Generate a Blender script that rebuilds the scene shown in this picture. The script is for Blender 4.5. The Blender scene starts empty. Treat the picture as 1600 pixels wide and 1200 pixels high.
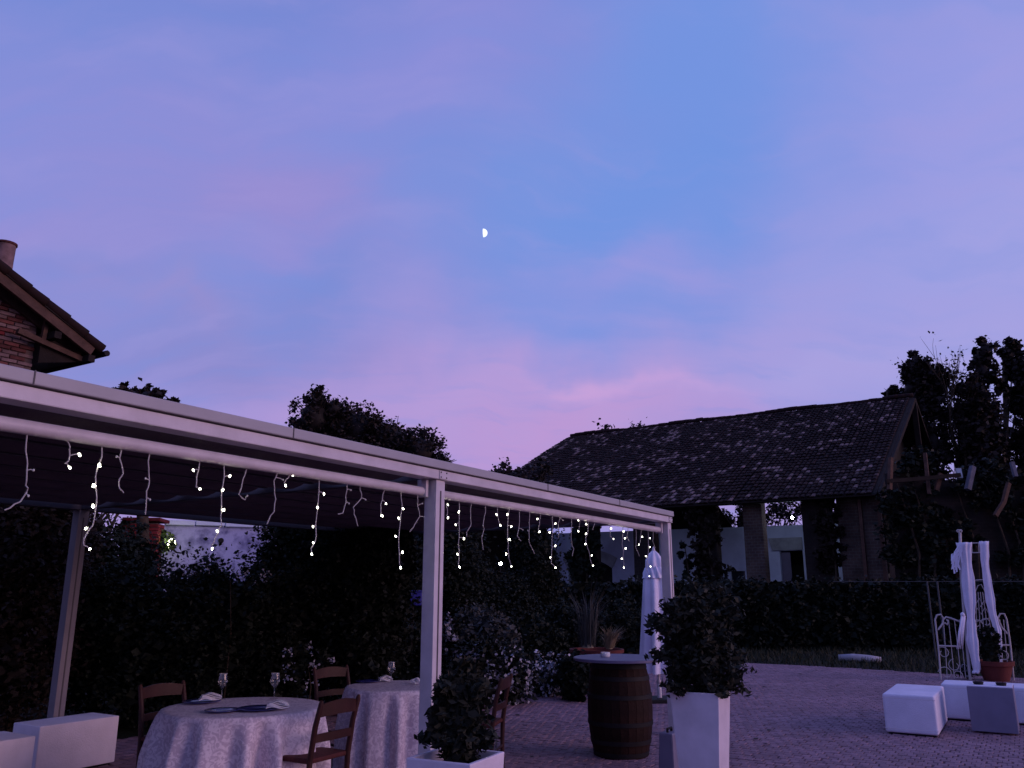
import bpy, bmesh, math, random
import numpy as np
from mathutils import Vector, Matrix

SC = bpy.context.scene
COL = SC.collection
R = math.radians
rng = np.random.default_rng(7)
random.seed(7)

# ------------------------------------------------------------------ camera
CAM_H, FPX, PITCH = 1.65, 1281.0, R(14.07)
cd = bpy.data.cameras.new('camera')
cd.sensor_width = 36.0
cd.lens = FPX / 1600 * 36.0
cd.clip_start, cd.clip_end = 0.05, 6000
co = bpy.data.objects.new('camera', cd)
COL.objects.link(co)
co.location = (0, 0, CAM_H)
co.rotation_euler = (R(90) + PITCH, 0, 0)
SC.camera = co

def lin(r, g, b):
    f = lambda c: (c / 255 / 12.92) if c / 255 <= 0.04045 else ((c / 255 + 0.055) / 1.055) ** 2.4
    return (f(r), f(g), f(b), 1.0)

# ------------------------------------------------------------------ world: dusk sky with thin pink cloud
CP, SP = math.cos(PITCH), math.sin(PITCH)
def ray(px, py):
    u, v = (px - 800) / FPX, (600 - py) / FPX
    return Vector((u, CP - v * SP, SP + v * CP))

world = bpy.data.worlds.new('World')
SC.world = world
world.use_nodes = True
wt = world.node_tree
wt.nodes.clear()
def wn(t, **k):
    n = wt.nodes.new(t)
    for a, b in k.items():
        setattr(n, a, b)
    return n
WL = wt.links.new
tc = wn('ShaderNodeTexCoord')
nrm = wn('ShaderNodeVectorMath', operation='NORMALIZE')
WL(tc.outputs['Generated'], nrm.inputs[0])
sep = wn('ShaderNodeSeparateXYZ')
WL(nrm.outputs[0], sep.inputs[0])
ramp = wn('ShaderNodeValToRGB')
mr = wn('ShaderNodeMapRange')
mr.inputs[1].default_value, mr.inputs[2].default_value = -0.1, 1.0
WL(sep.outputs[2], mr.inputs[0])
WL(mr.outputs[0], ramp.inputs[0])
stops = [(-0.1, (140, 126, 184)), (0.08, (160, 140, 204)), (0.19, (146, 145, 212)), (0.30, (130, 143, 213)),
         (0.42, (119, 144, 216)), (0.54, (116, 146, 219)), (0.66, (122, 144, 217)), (1.0, (84, 100, 182))]
el = ramp.color_ramp.elements
for i, (z, c) in enumerate(stops):
    e = el[i] if i < 2 else el.new(0.5)
    e.position = (z + 0.1) / 1.1
    e.color = lin(*c)
cur = ramp.outputs[0]
# slow warp so that no cloud edge is a clean ellipse
wz = wn('ShaderNodeTexNoise')
wz.inputs['Scale'].default_value = 3.2
wz.inputs['Detail'].default_value = 5
wz.inputs['Roughness'].default_value = 0.5
WL(nrm.outputs[0], wz.inputs['Vector'])
wsub = wn('ShaderNodeVectorMath', operation='SUBTRACT')
wsub.inputs[1].default_value = (0.5, 0.5, 0.5)
WL(wz.outputs['Color'], wsub.inputs[0])
wsc = wn('ShaderNodeVectorMath', operation='SCALE')
wsc.inputs['Scale'].default_value = 0.34
WL(wsub.outputs[0], wsc.inputs[0])
wad = wn('ShaderNodeVectorMath', operation='ADD')
WL(nrm.outputs[0], wad.inputs[0])
WL(wsc.outputs[0], wad.inputs[1])
# cloud sheet: noise on a flat layer overhead
zz = wn('ShaderNodeMath', operation='ADD')
zz.inputs[1].default_value = 0.22
WL(sep.outputs[2], zz.inputs[0])
zm = wn('ShaderNodeMath', operation='MAXIMUM')
zm.inputs[1].default_value = 0.12
WL(zz.outputs[0], zm.inputs[0])
dv = wn('ShaderNodeVectorMath', operation='DIVIDE')
cmb = wn('ShaderNodeCombineXYZ')
for i in range(3):
    WL(zm.outputs[0], cmb.inputs[i])
WL(wad.outputs[0], dv.inputs[0])
WL(cmb.outputs[0], dv.inputs[1])
mp = wn('ShaderNodeMapping')
mp.inputs['Rotation'].default_value = (0, 0, R(-38))
mp.inputs['Scale'].default_value = (0.75, 1.7, 0.0)
mp.inputs['Location'].default_value = (0.35, 0.2, 0)
WL(dv.outputs[0], mp.inputs['Vector'])
cn = wn('ShaderNodeTexNoise')
cn.inputs['Scale'].default_value = 1.15
cn.inputs['Detail'].default_value = 6
cn.inputs['Roughness'].default_value = 0.48
WL(mp.outputs[0], cn.inputs['Vector'])
cr = wn('ShaderNodeMapRange', interpolation_type='SMOOTHSTEP')
cr.inputs[1].default_value, cr.inputs[2].default_value = 0.40, 0.66
cr.inputs[4].default_value = 0.55
WL(cn.outputs['Fac'], cr.inputs[0])
def wmix(fac, a, col):
    m = wn('ShaderNodeMix', data_type='RGBA')
    if isinstance(fac, float):
        m.inputs[0].default_value = fac
    else:
        WL(fac, m.inputs[0])
    WL(a, m.inputs[6])
    m.inputs[7].default_value = col
    return m.outputs[2]
cur = wmix(cr.outputs[0], cur, lin(144, 143, 213))
def cloud(px, py, wx, wy, tilt, col, amt):
    """A soft cloud patch about a sky direction; wx, wy in radians, tilt in degrees."""
    global cur
    dd = ray(px, py).normalized()
    rt = Vector((dd.y, -dd.x, 0)).normalized()
    up = rt.cross(dd).normalized()
    t = R(tilt)
    ax = rt * math.cos(t) + up * math.sin(t)
    ay = up * math.cos(t) - rt * math.sin(t)
    outs = []
    for a, w in ((ax, wx), (ay, wy)):
        n_ = wn('ShaderNodeVectorMath', operation='DOT_PRODUCT')
        WL(wad.outputs[0], n_.inputs[0])
        n_.inputs[1].default_value = tuple(a / w)
        s_ = wn('ShaderNodeMath', operation='SUBTRACT')
        WL(n_.outputs['Value'], s_.inputs[0])
        s_.inputs[1].default_value = dd.dot(a) / w
        p_ = wn('ShaderNodeMath', operation='MULTIPLY')
        WL(s_.outputs[0], p_.inputs[0])
        WL(s_.outputs[0], p_.inputs[1])
        outs.append(p_)
    ad = wn('ShaderNodeMath', operation='ADD')
    WL(outs[0].outputs[0], ad.inputs[0])
    WL(outs[1].outputs[0], ad.inputs[1])
    ex = wn('ShaderNodeMath', operation='MULTIPLY')
    ex.inputs[1].default_value = -1.0
    WL(ad.outputs[0], ex.inputs[0])
    pw = wn('ShaderNodeMath', operation='POWER')
    pw.inputs[0].default_value = 2.718
    WL(ex.outputs[0], pw.inputs[1])
    fr = wn('ShaderNodeVectorMath', operation='DOT_PRODUCT')      # only on this side of the sky
    WL(nrm.outputs[0], fr.inputs[0])
    fr.inputs[1].default_value = tuple(dd)
    gt = wn('ShaderNodeMath', operation='GREATER_THAN')
    gt.inputs[1].default_value = 0.2
    WL(fr.outputs['Value'], gt.inputs[0])
    ml = wn('ShaderNodeMath', operation='MULTIPLY')
    WL(pw.outputs[0], ml.inputs[0])
    WL(gt.outputs[0], ml.inputs[1])
    m2 = wn('ShaderNodeMath', operation='MULTIPLY')
    m2.inputs[1].default_value = amt
    WL(ml.outputs[0], m2.inputs[0])
    cur = wmix(m2.outputs[0], cur, lin(*col))
cloud(1540, 360, 0.20, 0.30, -14, (166, 163, 222), 0.85)
cloud(1420, 120, 0.22, 0.16, -20, (143, 149, 221), 0.6)
cloud(1300, 470, 0.20, 0.10, -6, (152, 154, 220), 0.6)
cloud(1060, 170, 0.12, 0.34, -32, (104, 145, 220), 0.8)       # clear blue gap
cloud(840, 300, 0.10, 0.16, -30, (114, 145, 217), 0.6)
cloud(200, 180, 0.30, 0.14, -14, (136, 137, 208), 0.5)
cloud(700, 60, 0.18, 0.11, 14, (142, 140, 212), 0.7)
cloud(430, 330, 0.18, 0.08, -10, (151, 137, 203), 0.8)
cloud(60, 265, 0.14, 0.035, -18, (154, 141, 206), 0.7)
cloud(120, 345, 0.16, 0.03, -18, (122, 136, 206), 0.6)
cloud(40, 480, 0.20, 0.09, -10, (132, 135, 202), 0.6)
cloud(290, 465, 0.11, 0.026, -20, (152, 140, 201), 0.8)
cloud(490, 485, 0.08, 0.045, 20, (114, 136, 207), 0.75)
cloud(400, 575, 0.14, 0.05, 0, (133, 133, 198), 0.8)
cloud(1000, 425, 0.12, 0.035, 8, (146, 147, 216), 0.7)
cloud(900, 510, 0.11, 0.040, -8, (122, 146, 219), 0.75)
cloud(640, 500, 0.12, 0.035, 14, (150, 144, 210), 0.6)
cloud(900, 640, 0.22, 0.055, -4, (190, 152, 208), 0.85)
cloud(760, 665, 0.26, 0.070, 6, (184, 148, 206), 0.8)
cloud(670, 600, 0.13, 0.045, 16, (178, 152, 211), 0.85)
cloud(930, 594, 0.09, 0.011, -9, (208, 163, 213), 0.65)
cloud(1040, 615, 0.08, 0.012, -8, (200, 158, 213), 0.55)
cloud(1210, 545, 0.16, 0.040, 4, (163, 154, 216), 0.7)
cloud(1350, 585, 0.16, 0.030, 4, (168, 160, 219), 0.6)
# finer streaks in the thin cloud sheet
m2_ = wn('ShaderNodeMapping')
m2_.inputs['Rotation'].default_value = (0, 0, R(-30))
m2_.inputs['Scale'].default_value = (1.1, 3.4, 0.0)
WL(dv.outputs[0], m2_.inputs['Vector'])
n2_ = wn('ShaderNodeTexNoise')
n2_.inputs['Scale'].default_value = 2.3
n2_.inputs['Detail'].default_value = 4
n2_.inputs['Roughness'].default_value = 0.55
WL(m2_.outputs[0], n2_.inputs['Vector'])
for lo, hi, top, cc in ((0.46, 0.76, 0.26, (164, 153, 215)), (0.54, 0.28, 0.24, (112, 142, 216))):
    r2_ = wn('ShaderNodeMapRange', interpolation_type='SMOOTHSTEP')
    r2_.inputs[1].default_value, r2_.inputs[2].default_value = (lo, hi) if lo < hi else (hi, lo)
    r2_.inputs[3].default_value, r2_.inputs[4].default_value = (0.0, top) if lo < hi else (top, 0.0)
    WL(n2_.outputs['Fac'], r2_.inputs[0])
    cur = wmix(r2_.outputs[0], cur, lin(*cc))
bg = wn('ShaderNodeBackground')
WL(cur, bg.inputs[0])
bg.inputs[1].default_value = 1.06
wo = wn('ShaderNodeOutputWorld')
WL(bg.outputs[0], wo.inputs[0])

# ------------------------------------------------------------------ sun: the low pink glow of the sunset, behind and to the right
sl = bpy.data.lights.new('sun', 'SUN')
sl.energy = 1.6
sl.color = (1.0, 0.62, 0.64)
sl.angle = R(42)
so = bpy.data.objects.new('sun', sl)
COL.objects.link(so)
SUN_DIR = Vector((0.95, -0.32, 0.115)).normalized()
so.rotation_euler = SUN_DIR.to_track_quat('Z', 'Y').to_euler()

SC.view_settings.view_transform = 'Standard'
SC.view_settings.look = 'None'
SC.view_settings.exposure = 0.0
SC.view_settings.gamma = 1.0
SC.view_settings.use_curve_mapping = False
SC.render.engine = 'CYCLES'
SC.cycles.use_denoising = True
SC.cycles.max_bounces = 6
SC.cycles.transparent_max_bounces = 8

# ------------------------------------------------------------------ placement helpers (real positions on ground, planes, depths)
def G(px, py, z=0.0):
    r = ray(px, py)
    k = (z - CAM_H) / r.z
    return Vector((r.x * k, r.y * k, z))
def D(px, py, Y):
    r = ray(px, py)
    k = Y / r.y
    return Vector((r.x * k, Y, CAM_H + r.z * k))
def on_plane(px, py, p, nrm_):
    r = ray(px, py)
    k = (Vector(p) - Vector((0, 0, CAM_H))).dot(nrm_) / r.dot(nrm_)
    return Vector((0, 0, CAM_H)) + r * k
TH = R(31.37)                                    # the pergola runs this way
DV, NV = Vector((math.sin(TH), math.cos(TH), 0)), Vector((-math.cos(TH), math.sin(TH), 0))
P0 = Vector((-0.5376, 6.1854, 0))
RZ_P = -TH + R(90)                               # local x along DV, local y along NV
def W(s, t, z=0.0):
    return P0 + DV * s + NV * t + Vector((0, 0, z))

# ------------------------------------------------------------------ mesh helpers
class MB:
    def __init__(self):
        self.v, self.f = [], []
    def add(self, vs, fs):
        b = len(self.v)
        self.v += [tuple(p) for p in vs]
        self.f += [tuple(i + b for i in q) for q in fs]
        return self
    def hexa(self, p):
        return self.add(p, [(0, 3, 2, 1), (4, 5, 6, 7), (0, 1, 5, 4), (1, 2, 6, 5), (2, 3, 7, 6), (3, 0, 4, 7)])
    def box(self, c, s, rz=0.0, taper=1.0, M=None):
        x, y, z = s[0] / 2, s[1] / 2, s[2] / 2
        pts = []
        for zz, k in ((-z, 1.0), (z, taper)):
            for a, b in ((-x, -y), (x, -y), (x, y), (-x, y)):
                p = Vector((a * k, b * k, zz))
                if M is not None:
                    p = M @ p
                elif rz:
                    p = Matrix.Rotation(rz, 3, 'Z') @ p
                pts.append(p + Vector(c))
        return self.hexa(pts)
    def beam(self, a, b, w, h, up=Vector((0, 0, 1))):
        a, b = Vector(a), Vector(b)
        d = (b - a).normalized()
        s = d.cross(up)
        if s.length < 1e-4:
            s = Vector((1, 0, 0))
        s.normalize()
        u = s.cross(d)
        q = []
        for p in (a, b):
            for i, j in ((-1, -1), (1, -1), (1, 1), (-1, 1)):
                q.append(p + s * (i * w / 2) + u * (j * h / 2))
        return self.hexa(q)
    def tube(self, path, r, n=6, cap=True):
        path = [Vector(p) for p in path]
        rs = r if isinstance(r, (list, tuple)) else [r] * len(path)
        b = len(self.v)
        prev = None
        for i, p in enumerate(path):
            t = (path[min(i + 1, len(path) - 1)] - path[max(i - 1, 0)])
            if t.length < 1e-9:
                t = Vector((0, 0, 1))
            t.normalize()
            if prev is None:
                a = t.orthogonal().normalized()
            else:
                a = prev - t * prev.dot(t)
                a = a.normalized() if a.length > 1e-6 else t.orthogonal().normalized()
            prev = a
            c = t.cross(a)
            for k in range(n):
                an = 2 * math.pi * k / n
                self.v.append(tuple(p + (a * math.cos(an) + c * math.sin(an)) * rs[i]))
        for i in range(len(path) - 1):
            for k in range(n):
                k2 = (k + 1) % n
                self.f.append((b + i * n + k, b + i * n + k2, b + (i + 1) * n + k2, b + (i + 1) * n + k))
        if cap:
            self.f.append(tuple(b + k for k in range(n))[::-1])
            e = b + (len(path) - 1) * n
            self.f.append(tuple(e + k for k in range(n)))
        return self
    def lathe(self, prof, n=24, c=(0, 0, 0), cap=True, fn=None):
        b = len(self.v)
        for i, (r, z) in enumerate(prof):
            for k in range(n):
                an = 2 * math.pi * k / n
                rr = r if fn is None else fn(r, z, an, i)
                self.v.append((c[0] + rr * math.cos(an), c[1] + rr * math.sin(an), c[2] + z))
        for i in range(len(prof) - 1):
            for k in range(n):
                k2 = (k + 1) % n
                self.f.append((b + i * n + k, b + i * n + k2, b + (i + 1) * n + k2, b + (i + 1) * n + k))
        if cap:
            if prof[0][0] > 1e-4:
                self.f.append(tuple(b + k for k in range(n))[::-1])
            if prof[-1][0] > 1e-4:
                e = b + (len(prof) - 1) * n
                self.f.append(tuple(e + k for k in range(n)))
        return self
    def ball(self, c, r, n=8, m=6, noise=0.0):
        c = Vector(c)
        rr = r if hasattr(r, '__len__') else (r, r, r)
        b = len(self.v)
        for i in range(m + 1):
            ph = math.pi * i / m
            for k in range(n):
                an = 2 * math.pi * k / n
                q = 1 + noise * (random.random() - 0.5)
                self.v.append((c.x + rr[0] * q * math.sin(ph) * math.cos(an), c.y + rr[1] * q * math.sin(ph) * math.sin(an), c.z + rr[2] * q * math.cos(ph)))
        for i in range(m):
            for k in range(n):
                k2 = (k + 1) % n
                self.f.append((b + i * n + k, b + (i + 1) * n + k, b + (i + 1) * n + k2, b + i * n + k2))
        return self
    def mesh(self, name, mat, smooth=False, bevel=0.0, seg=2, angle=None):
        m = bpy.data.meshes.new(name)
        m.from_pydata(self.v, [], self.f)
        if bevel:
            bm = bmesh.new()
            bm.from_mesh(m)
            bmesh.ops.recalc_face_normals(bm, faces=bm.faces)
            ed = [e for e in bm.edges if len(e.link_faces) == 2 and e.calc_face_angle(0) > 0.5]
            bmesh.ops.bevel(bm, geom=ed, offset=bevel, segments=seg, affect='EDGES', profile=0.6)
            bm.to_mesh(m)
            bm.free()
        if smooth:
            for p in m.polygons:
                p.use_smooth = True
            if angle:
                try:
                    m.set_sharp_from_angle(angle=R(angle))
                except Exception:
                    pass
        if mat:
            m.materials.append(mat)
        m.update()
        return m
    def build(self, name, mat, parent=None, loc=(0, 0, 0), rz=0.0, **k):
        return link(name, self.mesh(name, mat, **k), parent, loc, rz)

def link(name, mesh, parent=None, loc=(0, 0, 0), rz=0.0):
    o = bpy.data.objects.new(name, mesh)
    COL.objects.link(o)
    o.location = loc
    o.rotation_euler = (0, 0, rz)
    if parent is not None:
        o.parent = parent
    return o
def tag(o, label=None, cat=None, group=None, kind=None):
    for k, v in (('label', label), ('category', cat), ('group', group), ('kind', kind)):
        if v:
            o[k] = v
    return o
def thing(name, label, cat, loc=(0, 0, 0), rz=0.0, group=None):
    return tag(link(name, None, None, loc, rz), label, cat, group)
def copy_tree(o, parent=None):
    c = o.copy()
    COL.objects.link(c)
    if parent is not None:
        c.parent = parent
    for ch in [x for x in bpy.data.objects if x.parent == o]:
        copy_tree(ch, c)
    return c

# ------------------------------------------------------------------ materials
def mat(name, col, rough=0.7, spec=0.3, var=0.0, vscale=6.0, bump=0.0, bscale=40.0, metal=0.0, col2=None, island=0.0, emit=None, trans=0.0, detail=6, c2lo=0.45, c2hi=0.62, coords='Object', objrand=0.0, sheen=0.0):
    m = bpy.data.materials.new(name)
    m.use_nodes = True
    t = m.node_tree
    b = t.nodes['Principled BSDF']
    L = t.links.new
    b.inputs['Roughness'].default_value = rough
    b.inputs['Specular IOR Level'].default_value = spec
    b.inputs['Metallic'].default_value = metal
    b.inputs['Transmission Weight'].default_value = trans
    if sheen:
        b.inputs['Sheen Weight'].default_value = sheen
    c = (*col, 1.0)
    b.inputs['Base Color'].default_value = c
    tcn = t.nodes.new('ShaderNodeTexCoord')
    src = None
    if var or col2:
        nz = t.nodes.new('ShaderNodeTexNoise')
        nz.inputs['Scale'].default_value = vscale
        nz.inputs['Detail'].default_value = detail
        nz.inputs['Roughness'].default_value = 0.6
        L(tcn.outputs[coords], nz.inputs['Vector'])
        rp = t.nodes.new('ShaderNodeValToRGB')
        if col2:
            rp.color_ramp.elements[0].position, rp.color_ramp.elements[1].position = c2lo, c2hi
            rp.color_ramp.elements[0].color, rp.color_ramp.elements[1].color = c, (*col2, 1.0)
        else:
            rp.color_ramp.elements[0].position, rp.color_ramp.elements[1].position = 0.3, 0.7
            rp.color_ramp.elements[0].color = tuple(x * (1 - var) for x in col) + (1,)
            rp.color_ramp.elements[1].color = tuple(min(1, x * (1 + var)) for x in col) + (1,)
        L(nz.outputs['Fac'], rp.inputs[0])
        src = rp.outputs[0]
    if island or objrand:
        hv = t.nodes.new('ShaderNodeHueSaturation')
        if src:
            L(src, hv.inputs['Color'])
        else:
            hv.inputs['Color'].default_value = c
        mrn = t.nodes.new('ShaderNodeMapRange')
        k = island or objrand
        mrn.inputs[3].default_value, mrn.inputs[4].default_value = 1 - k, 1 + k
        if island:
            ge = t.nodes.new('ShaderNodeNewGeometry')
            rsrc = ge.outputs['Random Per Island']
            if objrand:
                oi = t.nodes.new('ShaderNodeObjectInfo')
                a_ = t.nodes.new('ShaderNodeMath')
                a_.operation = 'ADD'
                L(rsrc, a_.inputs[0])
                L(oi.outputs['Random'], a_.inputs[1])
                f_ = t.nodes.new('ShaderNodeMath')
                f_.operation = 'FRACT'
                L(a_.outputs[0], f_.inputs[0])
                rsrc = f_.outputs[0]
        else:
            oi = t.nodes.new('ShaderNodeObjectInfo')
            rsrc = oi.outputs['Random']
        L(rsrc, mrn.inputs[0])
        L(mrn.outputs[0], hv.inputs['Value'])
        src = hv.outputs[0]
    if src:
        L(src, b.inputs['Base Color'])
    if bump:
        n2 = t.nodes.new('ShaderNodeTexNoise')
        n2.inputs['Scale'].default_value = bscale
        n2.inputs['Detail'].default_value = 5
        L(tcn.outputs[coords], n2.inputs['Vector'])
        bp = t.nodes.new('ShaderNodeBump')
        bp.inputs['Strength'].default_value = bump
        bp.inputs['Distance'].default_value = 0.02
        L(n2.outputs['Fac'], bp.inputs['Height'])
        L(bp.outputs[0], b.inputs['Normal'])
    if emit:
        b.inputs['Emission Color'].default_value = (*emit[0], 1)
        b.inputs['Emission Strength'].default_value = emit[1]
    return m

M = {}
M['soil'] = mat('soil', (0.032, 0.026, 0.022), 0.95, 0.05, var=0.5, vscale=0.7, bump=0.8, bscale=9, col2=(0.02, 0.026, 0.014))
M['bed'] = mat('paving_bed', (0.11, 0.06, 0.07), 0.95, 0.1, var=0.35, vscale=3, bump=0.5, bscale=80)
M['paver'] = mat('paver', (0.252, 0.156, 0.190), 0.78, 0.2, var=0.17, vscale=0.8, bump=0.35, bscale=70, island=0.18, objrand=0.01)
M['alu'] = mat('painted_aluminium', (0.57, 0.51, 0.56), 0.42, 0.4, var=0.13, vscale=5, bump=0.05, bscale=120)
M['alu_top'] = mat('gutter_aluminium', (0.36, 0.34, 0.37), 0.45, 0.4, var=0.06, vscale=4)
M['alu_shaded'] = mat('shaded_aluminium', (0.23, 0.20, 0.22), 0.6, 0.25, var=0.12, vscale=3)  # same aluminium darkened to paint in the shade on the rear posts
M['fabric_roof'] = mat('roof_fabric', (0.17, 0.13, 0.15), 0.85, 0.1, var=0.15, vscale=4, bump=0.2, bscale=30)
M['rail'] = mat('dark_rail', (0.08, 0.068, 0.078), 0.5, 0.3)
M['wire'] = mat('white_cable', (0.46, 0.43, 0.43), 0.5, 0.3)
M['bulb'] = mat('lit_bulb', (0.9, 0.9, 0.8), 0.3, emit=((1.0, 0.97, 0.78), 15.0))
M['bulb_off'] = mat('bulb_socket', (0.6, 0.6, 0.55), 0.4)
M['lamp_blue'] = mat('lit_blue_lamp', (0.8, 0.9, 1.0), 0.3, emit=((0.50, 0.60, 1.0), 1000.0))
M['lamp_eave'] = mat('lit_eave_lamp', (0.9, 0.95, 1.0), 0.3, emit=((0.60, 0.70, 1.0), 380.0))
M['lamp_warm'] = mat('lit_warm_lamp', (1, 1, 0.8), 0.3, emit=((0.95, 1.0, 0.62), 14.0))
for k_ in ('bulb', 'lamp_blue'):
    M[k_].cycles.emission_sampling = 'NONE' if k_ == 'bulb' else 'AUTO'
M['moon'] = mat('moonlit_rock', (0.5, 0.5, 0.5), 1.0, 0.0, emit=((0.84, 0.98, 0.96), 0.98))
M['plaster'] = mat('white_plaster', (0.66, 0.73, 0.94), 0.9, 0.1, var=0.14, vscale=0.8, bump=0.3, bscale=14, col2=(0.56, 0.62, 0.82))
M['garden_wall'] = mat('mottled_plaster', (0.38, 0.39, 0.66), 0.9, 0.1, bump=0.5, bscale=18, col2=(0.12, 0.12, 0.26), vscale=3.2, c2lo=0.46, c2hi=0.66)  # noise mixes darker blotches into the plaster
M['lintel'] = mat('grey_stone', (0.36, 0.38, 0.42), 0.85, 0.2, var=0.2, vscale=3, bump=0.3)
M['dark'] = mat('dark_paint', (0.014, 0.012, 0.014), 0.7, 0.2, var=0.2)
M['glass_dark'] = mat('window_glass', (0.02, 0.025, 0.04), 0.08, 0.5)
M['wood_old'] = mat('weathered_wood', (0.085, 0.045, 0.034), 0.8, 0.2, var=0.35, vscale=5, bump=0.5, bscale=24)
M['wood_pale'] = mat('bleached_wood', (0.12, 0.115, 0.15), 0.85, 0.1, var=0.25, vscale=6, bump=0.4, bscale=30)
M['timber_dark'] = mat('dark_timber', (0.020, 0.014, 0.013), 0.85, 0.15, var=0.3, vscale=4, bump=0.4)
M['chair_wood'] = mat('red_brown_wood', (0.046, 0.014, 0.012), 0.5, 0.25, var=0.25, vscale=9, bump=0.1, bscale=60)
M['seat'] = mat('woven_seat', (0.105, 0.028, 0.026), 0.7, 0.2, var=0.25, vscale=22, bump=0.6, bscale=110)
M['barrel'] = mat('oak_stave', (0.017, 0.0065, 0.005), 0.7, 0.14, var=0.4, vscale=7, bump=0.35, bscale=50, objrand=0.2)
M['hoop'] = mat('dark_iron', (0.012, 0.010, 0.012), 0.65, 0.2, var=0.3, vscale=8)
M['table_top'] = mat('blue_grey_top', (0.12, 0.105, 0.20), 0.45, 0.35, var=0.08, vscale=5)
M['white_box'] = mat('white_plastic', (0.68, 0.60, 0.70), 0.55, 0.35, var=0.12, vscale=4, bump=0.12, bscale=160)
M['grey_box'] = mat('grey_plastic', (0.17, 0.155, 0.24), 0.6, 0.3, var=0.1, vscale=4, bump=0.15, bscale=140)
M['white_seat'] = mat('white_seat_plastic', (0.84, 0.75, 0.83), 0.6, 0.3, var=0.07, vscale=5, bump=0.25, bscale=120)
M['soft_box'] = mat('white_upholstery', (0.70, 0.66, 0.80), 0.75, 0.25, var=0.10, vscale=3, bump=0.35, bscale=130, sheen=0.1)
M['iron_white'] = mat('white_painted_iron', (0.42, 0.38, 0.40), 0.5, 0.35, var=0.15, vscale=8)
M['voile'] = mat('white_voile', (0.72, 0.68, 0.82), 0.85, 0.1, var=0.06, vscale=6, bump=0.3, bscale=30)
M['terracotta'] = mat('terracotta', (0.13, 0.032, 0.028), 0.8, 0.2, var=0.2, vscale=5, bump=0.2)
M['plate'] = mat('blue_glass_plate', (0.05, 0.045, 0.20), 0.15, 0.5)
M['napkin'] = mat('white_napkin', (0.78, 0.74, 0.76), 0.85, 0.1, bump=0.1, bscale=200)
M['blue_box'] = mat('blue_plastic', (0.03, 0.03, 0.28), 0.4, 0.4)
M['wire_fence'] = mat('galvanised_wire', (0.06, 0.06, 0.07), 0.5, 0.4)
M['bark'] = mat('bark', (0.055, 0.04, 0.03), 0.9, 0.1, var=0.4, vscale=8, bump=0.6)
M['ceramic'] = mat('white_ceramic', (0.75, 0.74, 0.76), 0.25, 0.5)
M['pale_stone'] = mat('pale_stone', (0.36, 0.33, 0.37), 0.85, 0.2, var=0.2, vscale=4, bump=0.4)

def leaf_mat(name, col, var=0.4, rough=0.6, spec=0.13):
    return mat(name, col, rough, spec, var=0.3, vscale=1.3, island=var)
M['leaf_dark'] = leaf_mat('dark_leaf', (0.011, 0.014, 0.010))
M['leaf_laurel'] = leaf_mat('laurel_leaf', (0.026, 0.027, 0.021), 0.45)
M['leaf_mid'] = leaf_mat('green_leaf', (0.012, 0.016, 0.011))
M['leaf_brown'] = leaf_mat('autumn_leaf', (0.020, 0.014, 0.012))
M['leaf_tree'] = leaf_mat('tree_leaf', (0.022, 0.016, 0.016))
M['leaf_grey'] = leaf_mat('silver_leaf', (0.06, 0.06, 0.058))
M['leaf_pale'] = leaf_mat('pale_blossom', (0.38, 0.37, 0.44), 0.35)
M['leaf_bright'] = leaf_mat('fresh_leaf', (0.09, 0.15, 0.04))
M['straw'] = leaf_mat('straw', (0.26, 0.20, 0.13), 0.3)
M['grass'] = leaf_mat('grass_blade', (0.028, 0.030, 0.018), 0.4)

def brick_mat(name, c1, c2, mortar, scale):
    m = bpy.data.materials.new(name)
    m.use_nodes = True
    t = m.node_tree
    b = t.nodes['Principled BSDF']
    b.inputs['Roughness'].default_value = 0.9
    b.inputs['Specular IOR Level'].default_value = 0.15
    tcn = t.nodes.new('ShaderNodeTexCoord')
    sp_ = t.nodes.new('ShaderNodeSeparateXYZ')
    cb = t.nodes.new('ShaderNodeCombineXYZ')
    ad = t.nodes.new('ShaderNodeMath')
    t.links.new(tcn.outputs['Object'], sp_.inputs[0])
    t.links.new(sp_.outputs[0], ad.inputs[0])
    t.links.new(sp_.outputs[1], ad.inputs[1])
    t.links.new(ad.outputs[0], cb.inputs[0])
    t.links.new(sp_.outputs[2], cb.inputs[1])
    br = t.nodes.new('ShaderNodeTexBrick')
    br.inputs['Scale'].default_value = scale
    br.inputs['Color1'].default_value = (*c1, 1)
    br.inputs['Color2'].default_value = (*c2, 1)
    br.inputs['Mortar'].default_value = (*mortar, 1)
    br.inputs['Mortar Size'].default_value = 0.02
    t.links.new(cb.outputs[0], br.inputs['Vector'])
    nz = t.nodes.new('ShaderNodeTexNoise')
    nz.inputs['Scale'].default_value = 1.1
    nz.inputs['Detail'].default_value = 6
    t.links.new(tcn.outputs['Object'], nz.inputs['Vector'])
    mx = t.nodes.new('ShaderNodeMix')
    mx.data_type = 'RGBA'
    mx.blend_type = 'MULTIPLY'
    mx.inputs[0].default_value = 0.8
    rp = t.nodes.new('ShaderNodeValToRGB')
    rp.color_ramp.elements[0].position, rp.color_ramp.elements[1].position = 0.35, 0.65
    rp.color_ramp.elements[0].color = (0.35, 0.33, 0.33, 1)
    t.links.new(nz.outputs['Fac'], rp.inputs[0])
    t.links.new(br.outputs['Color'], mx.inputs[6])
    t.links.new(rp.outputs[0], mx.inputs[7])
    t.links.new(mx.outputs[2], b.inputs['Base Color'])
    bp = t.nodes.new('ShaderNodeBump')
    bp.inputs['Strength'].default_value = 0.6
    bp.inputs['Distance'].default_value = 0.02
    t.links.new(br.outputs['Fac'], bp.inputs['Height'])
    bp.invert = True
    t.links.new(bp.outputs[0], b.inputs['Normal'])
    return m
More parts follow.
